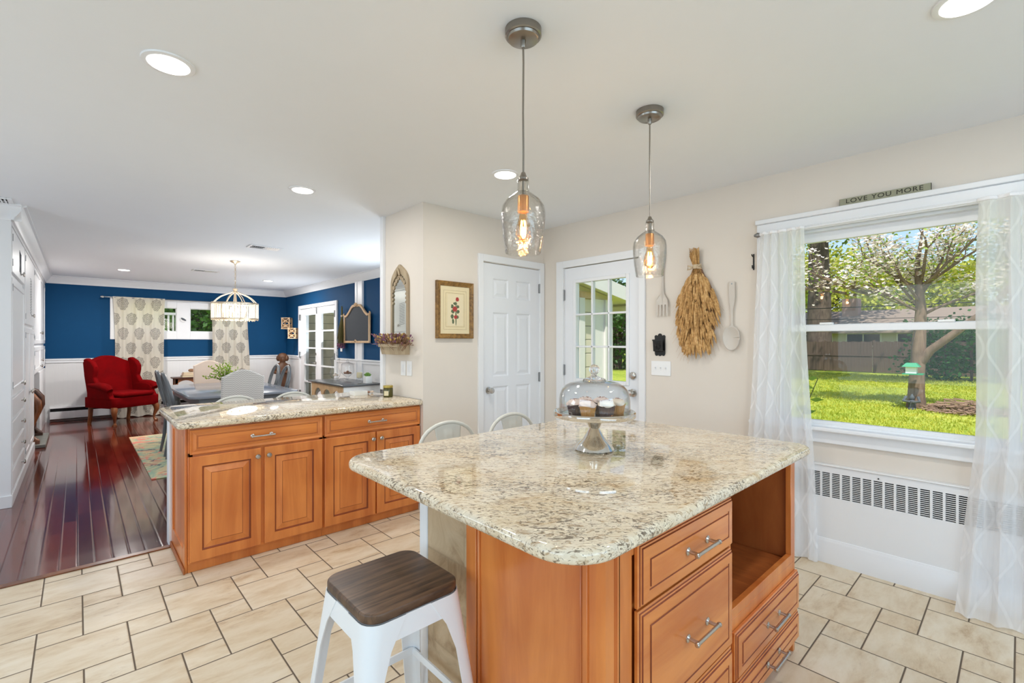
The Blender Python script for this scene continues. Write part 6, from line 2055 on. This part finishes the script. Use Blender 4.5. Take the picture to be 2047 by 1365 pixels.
# flowering dogwood
rnd = random.Random(44)
dw = thing('dogwood_tree', 'flowering dogwood tree with white blossom on the lawn, in the middle of the window', 'tree', (16.5, 1.9, GZ))
b = MB()
tips = []
b.tube([(16.5, 1.9, GZ), (16.5, 1.9, 0.0), (16.47, 1.88, 0.5), (16.5, 1.85, 1.2), (16.48, 1.80, 2.2), (16.5, 1.88, 3.4), (16.4, 1.75, 4.4)], [0.22, 0.18, 0.165, 0.155, 0.12, 0.06, 0.02], 14)
b.tube([(16.48, 1.86, 0.75), (16.40, 1.60, 1.15), (16.30, 1.10, 1.62), (16.2, 0.5, 2.2), (16.1, 0.0, 2.9)], [0.12, 0.10, 0.085, 0.07, 0.05], 10)
for k in range(11):
    a = 2 * pi * k / 11 + rnd.uniform(-0.3, 0.3)
    limb(b, (16.49, 1.80, 1.9 + 1.3 * rnd.random()), (cos(a) * 0.8, sin(a), 0.5 + 0.7 * rnd.random()), rnd.uniform(1.2, 1.7), 0.042, 2, tips, rnd, 0.2)
for k in range(4): limb(b, (16.15, 0.3 - 0.1 * k, 2.5), (rnd.uniform(-0.4, 0.4), -1, 0.5), 1.4, 0.04, 1, tips, rnd)
for k in range(3): limb(b, (16.45, 2.6 + 0.3 * k, 2.7), (-0.2, 1, 0.25), 1.6, 0.045, 1, tips, rnd)
b.build('trunk', M['light_bark'], dw, world=True)
fl, lf = MB(), MB()
for c in tips:
    for _ in range(8):
        p = Vector(c) + Vector((rnd.gauss(0, 0.2), rnd.gauss(0, 0.2), rnd.gauss(0, 0.13)))
        s = rnd.uniform(0.045, 0.07)
        q = rnd.uniform(0, 1.6)
        nn = Vector((rnd.uniform(-0.9, 0.3), rnd.uniform(-0.6, 0.6), 1)).normalized()
        e1 = nn.orthogonal().normalized()
        e2 = nn.cross(e1)
        for j in range(4):
            a = q + j * pi / 2
            fl.leaf(p, (e1 * cos(a) + e2 * sin(a) + nn * 0.15) * s, s * 0.42, nn)
foliage(lf, tips, 3, 0.2, 0.085, rnd)
fl.build('blossom', M['blossom'], dw, world=True, raw=True, flat=True)['kind'] = 'stuff'
lf.build('leaves', M['leaf_a'], dw, world=True, raw=True, flat=True)['kind'] = 'stuff'

# bird feeder hanging beside the trunk, stone figure, heap of twigs
bf = thing('bird_feeder', 'small bird feeder with green roof hanging by the dogwood trunk', 'bird feeder', (15.95, 1.93, 0.52))
MB().box(-0.17, 0.17, -0.24, 0.17, 0, 0.03).build('tray', M['green_roof'], bf)
MB().box(-0.11, 0.11, -0.11, 0.11, 0.03, 0.20).build('house', M['pot'], bf)
MB().loft([[(-0.18, -0.18, 0.2), (0.18, -0.18, 0.2), (0.18, 0.18, 0.2), (-0.18, 0.18, 0.2)], [(-0.10, -0.10, 0.30), (0.10, -0.10, 0.30), (0.10, 0.10, 0.30), (-0.10, 0.10, 0.30)]]).build('roof', M['green_roof'], bf)
MB().tube([(0, 0, 0.3), (0.02, 0.0, 0.7), (0.30, -0.06, 1.25), (0.5, -0.1, 1.5)], 0.008, 5).build('hanger', M['wire'], bf)
gn = thing('garden_statue', 'small dark grey stone figure at the foot of the dogwood', 'statue', (16.05, 1.93, GZ))
GS = 0.62
MB().loft([ell(z * GS, a * GS, b_ * GS, 14) for z, a, b_ in ((0, 0.20, 0.18), (0.05, 0.20, 0.18), (0.07, 0.14, 0.13), (0.25, 0.15, 0.13), (0.36, 0.13, 0.11), (0.40, 0.06, 0.06), (0.44, 0.085, 0.085), (0.52, 0.085, 0.085), (0.58, 0.05, 0.05), (0.66, 0.01, 0.01))]).build('figure', M['gnome'], gn)
MB().tube([(0, 0.12, 0.33), (-0.1, 0.16, 0.22), (-0.13, 0.02, 0.20)], 0.035, 7).tube([(0, -0.12, 0.33), (-0.1, -0.16, 0.22), (-0.13, -0.02, 0.20)], 0.035, 7).build('arms', M['gnome'], gn)
rnd = random.Random(12)
tw = MB()
for k in range(260):
    a, r = rnd.uniform(0, 6.28), 0.75 * sqrt(rnd.random())
    z = GZ + 0.03 + 0.38 * max(0, 1 - r / 0.8) * rnd.random()
    c = Vector((16.2 + r * cos(a), 0.95 + r * sin(a), z))
    q = rnd.uniform(0, 6.28)
    d = Vector((cos(q), sin(q), rnd.uniform(-0.15, 0.15))) * rnd.uniform(0.12, 0.28)
    e = c + d; s_ = c - d
    e.z = max(e.z, GZ + 0.01); s_.z = max(s_.z, GZ + 0.01)
    tw.tube([s_, e], 0.012, 4)
tag(tw.build('brush_pile', M['twig'], flat=True), 'heap of dry twigs on the grass right of the dogwood', 'brush pile', kind='stuff')

# shrub sprig close to the window
rnd = random.Random(2)
sh = thing('shrub', 'leafy green shrub sprig just outside the lower left of the kitchen window', 'shrub', (4.25, 1.30, GZ))
st, lf = MB(), MB()
for (bx_, by_, tx, ty, tz) in ((4.25, 1.32, 4.35, 1.10, 1.08), (4.25, 1.30, 4.3, 1.17, 0.86), (4.22, 1.34, 4.28, 1.28, 1.02), (4.3, 1.36, 4.4, 1.40, 0.95), (4.2, 1.30, 4.15, 1.20, 0.74)):
    A, B = Vector((bx_, by_, GZ)), Vector((tx, ty, tz))
    Cc = (A + B) / 2 + Vector((0, 0.10, 0.12))
    st.tube([A, Cc, B], [0.008, 0.005, 0.003], 6)
    for q in range(9):
        f = 0.45 + 0.55 * q / 8
        p = A * (1 - f) ** 2 + Cc * 2 * f * (1 - f) + B * f * f
        d = Vector((rnd.uniform(-0.6, 0.6), rnd.uniform(-1, 1), rnd.uniform(-0.4, 0.5))).normalized() * rnd.uniform(0.07, 0.11)
        lf.leaf(p, d, 0.022, (-1, rnd.uniform(-0.5, 0.5), 0.7))
st.build('stems', M['stem'], sh, world=True)
lf.build('leaves', M['leaf_a'], sh, world=True, raw=True)['kind'] = 'stuff'


def tree(label, x, y, trunk_r, trunk_h, crown, n, per, spread, size, mat, seed, name='tree'):
    rnd = random.Random(seed)
    t = thing(name, label, 'tree', (x, y, GZ), group='trees beyond the garden')
    b = MB().tube([(x, y, GZ), (x + 0.1, y, GZ + trunk_h * 0.5), (x, y + 0.1, GZ + trunk_h)], [trunk_r * 1.2, trunk_r, trunk_r * 0.75], 14)
    cs = []
    cx, cy, cz, rx, ry, rz = crown
    for k in range(n):
        a, q = rnd.uniform(0, 2 * pi), rnd.uniform(-1, 1)
        r = rnd.uniform(0.45, 1.0)
        s = sqrt(1 - q * q)
        cs.append((x + cx + rx * r * s * cos(a), y + cy + ry * r * s * sin(a), cz + rz * r * q))
    for c in cs[::6]:
        b.tube([(x, y, GZ + trunk_h * rnd.uniform(0.7, 1.0)), tuple((Vector((x, y, GZ + trunk_h)) + Vector(c)) / 2), c], [trunk_r * 0.35, trunk_r * 0.2, 0.03], 6)
    b.build('trunk', M['bark'], t, world=True)
    l = MB()
    foliage(l, cs, per, spread, size, rnd)
    l.build('foliage', M[mat], t, world=True, raw=True, flat=True)['kind'] = 'stuff'
    return t


tree('big dark-trunked tree beyond the fence at the left of the kitchen window', 34.8, 8.75, 0.62, 11.0, (2, 0, 12.0, 7, 6, 3.5), 110, 60, 0.9, 0.34, 'leaf_a', 1)
tree('bright yellow-green tree behind the roof at the left of the kitchen window', 62, 15.5, 0.3, 6.5, (0, 0, 7.5, 6, 7, 5), 150, 60, 0.9, 0.38, 'leaf_y', 2)
tree('tall leafy tree at the side of the garden, behind the left sheer curtain', 23, 13.5, 0.3, 9.0, (0, -7, 11.5, 3.5, 8.5, 2.2), 150, 60, 0.8, 0.36, 'leaf_b', 23)
tree('yellow-green tree standing left of the big dark trunk', 53, 19.5, 0.3, 5.5, (0, 0, 6.5, 4.5, 5, 5.5), 120, 60, 0.8, 0.34, 'leaf_a', 3)
tree('spring-green tree behind the middle of the roof', 58, 6.5, 0.35, 5.0, (0, 0, 5.5, 5, 6, 3.6), 130, 60, 0.9, 0.38, 'leaf_y', 4)
tree('deep green tree behind the dogwood blossom', 64, -3.0, 0.4, 7.0, (0, 0, 8.2, 6, 6.5, 5), 150, 60, 0.9, 0.38, 'leaf_b', 5)
tree('bright green tree overhanging the upper right of the kitchen window', 33.5, -3.0, 0.3, 8.0, (-1, 0.5, 10.2, 4.5, 5, 3.0), 110, 60, 0.8, 0.32, 'leaf_a', 7)
tree('dense green tree behind the low dining room window, seen in its right pane', 4.1, 24.0, 0.25, 2.0, (0, 0, 2.6, 2.0, 2.4, 2.0), 110, 60, 0.42, 0.2, 'leaf_b', 8)
tree('green tree behind the low dining room window, seen in its left pane', 2.6, 27.5, 0.25, 3.0, (0, 0, 3.2, 2.2, 2.4, 1.9), 110, 60, 0.42, 0.2, 'leaf_b', 9)
tree('broad green tree beyond the porch, seen through the french doors', 14.0, 17.5, 0.3, 3.0, (0, 0, 3.4, 3.0, 4.0, 3.0), 130, 60, 0.6, 0.26, 'leaf_a', 10)
tree('bushy green tree seen through the lower right panes of the glazed door', 26.0, 18.0, 0.3, 3.0, (0, 0, 2.8, 3.4, 4.0, 2.8), 130, 60, 0.7, 0.28, 'leaf_b', 13)
tree('dark evergreen beyond the porch rail, farthest left through the french doors', 18.5, 27.0, 0.35, 4.0, (0, 0, 4.6, 4.5, 5.0, 4.2), 140, 60, 0.8, 0.34, 'leaf_b', 14)

# hedge in front of the fence
rnd = random.Random(77)
hg = thing('hedge', 'dense dark green hedge in front of the fence at the right of the kitchen window', 'hedge', (29.5, 0.0, GZ))
cs, l = [], MB()
for k in range(230): cs.append((29.6 + rnd.uniform(-1.0, 1.0), 3.6 - 12.0 * rnd.random() ** 0.9, GZ + 0.3 + 2.3 * rnd.random()))
foliage(l, cs, 60, 0.34, 0.17, rnd, 0.9)
l.build('foliage', M['hedge'], hg, world=True, raw=True, flat=True)['kind'] = 'stuff'
sm = MB()
for k in range(14): sm.tube([(29.6, 3.2 - 0.85 * k, GZ), (29.6 + rnd.uniform(-0.4, 0.4), 3.2 - 0.85 * k, GZ + 1.8)], 0.05, 6)
sm.build('stems', M['bark'], hg, world=True)

# overhead wires
for k, (z0, lbl) in enumerate(((3.0, 'top'), (2.45, 'second'), (2.15, 'third'), (1.98, 'lowest'))):
    pts = []
    for i in range(13):
        f = i / 12
        pts.append((27.0 + 0.3 * f, 14.0 - 24.0 * f, z0 + 0.20 * (2 * f - 1) ** 2 * (1 if k else 0.6) - 0.05 * k * f))
    tag(MB().tube(pts, 0.022 if k == 0 else 0.014, 5).build('overhead_wire', M['wire'], flat=True), {'top': 'thickest and highest of the black wires crossing the kitchen window view', 'second': 'second highest thin black wire crossing in front of the roof', 'third': 'third thin black wire down, crossing in front of the roof', 'lowest': 'lowest thin black wire crossing in front of the roof'}[lbl], 'wire', 'overhead wires across the garden')

# ------------------------------------------------------------------ porch along the dining room
pc = thing('porch', 'tan sided covered porch with white trim along the dining room wall outside', 'porch', (4.8, 7.5, GZ))
MB().box(3.63, 6.1, 4.3, 11.3, GZ, -0.02).build('deck', M['house_wall'], pc, world=True, flat=True)
MB().prism([(3.63, -0.019), (6.0, -0.019), (6.0, 2.06), (3.63, 2.47)], 4.3, 4.42, 'y').build('end_wall', M['siding'], pc, world=True, flat=True)
fw = MB()
for a, b_, c_, d in wall_pieces(4.42, 11.3, -0.019, 2.06, [(4.9, 6.8, 0.95, 1.95), (7.0, 8.9, 0.95, 1.95), (9.1, 11.1, 0.95, 1.95)]): fw.box(5.98, 6.1, a, b_, c_, d)
fw.build('front_wall', M['siding'], pc, world=True, flat=True)
fe = MB()
for a, b_, c_, d in wall_pieces(3.63, 6.1, -0.019, 2.06, [(4.9, 5.5, 0.95, 1.75)]): fe.box(a, b_, 11.2, 11.3, c_, d)
fe.build('far_wall', M['siding'], pc, world=True, flat=True)
MB().prism([(3.63, 2.54), (6.62, 2.02), (6.62, 2.10), (3.63, 2.66)], 4.12, 11.5, 'y').build('roof', M['roof'], pc, world=True, flat=True)
MB().prism([(3.63, 2.48), (6.60, 1.965), (6.60, 2.018), (3.63, 2.535)], 4.14, 11.45, 'y').build('soffit', M['rafter'], pc, world=True, flat=True)
MB().box(6.60, 6.63, 4.12, 11.5, 1.90, 2.02).box(6.50, 6.58, 4.14, 11.4, 1.86, 1.94).prism([(3.63, 2.44), (6.63, 1.92), (6.63, 2.12), (3.63, 2.66)], 4.09, 4.115, 'y').build('fascia', M['rafter'], pc, world=True, flat=True)
MB().box(3.63, 5.60, 4.26, 4.2995, 2.0, 2.09).build('header_board', M['tan_wood'], pc, world=True, flat=True)
MB().box(5.24, 5.36, 4.25, 4.2995, -0.019, 2.0).box(4.2, 4.32, 4.25, 4.2995, -0.019, 2.0).build('trim_post', M['rafter'], pc, world=True, flat=True)
MB().box(5.61, 5.84, 4.27, 4.2995, -0.019, 2.0).build('white_panel', M['rafter'], pc, world=True, flat=True)
dn = MB()
for a, b_, c_, d in wall_pieces(5.84, 6.02, -0.019, 2.0, [(5.885, 5.985, 0.3, 1.84)]): dn.box(a, b_, 4.24, 4.2995, c_, d)
sd = dn.build('side_light', M['rafter'], pc, world=True, flat=True)
MB().box(5.885, 5.985, 4.28, 4.299, 0.3, 1.84).build('pane', M['dark_glass'], sd, world=True, flat=True)
# white rail seen through the low dining window
rl = thing('deck_rail', 'white slatted rail outside seen in the left pane of the low dining room window', 'railing', (2.0, 19.0, GZ))
MB().box(0.6, 2.72, 18.98, 19.04, 2.25, 2.33).box(0.6, 2.72, 18.98, 19.04, 1.5, 1.57).build('rails', M['rail_white'], rl, world=True, flat=True)
for k in range(17):
    x = 0.65 + 0.127 * k
    MB().box(x, x + 0.05, 18.99, 19.03, 1.57, 2.25).build('slat', M['rail_white'], rl, world=True, flat=True)
MB().box(0.55, 0.65, 18.95, 19.07, GZ, 2.4).box(2.70, 2.80, 18.95, 19.07, GZ, 2.4).build('post', M['rail_white'], rl, world=True, flat=True)
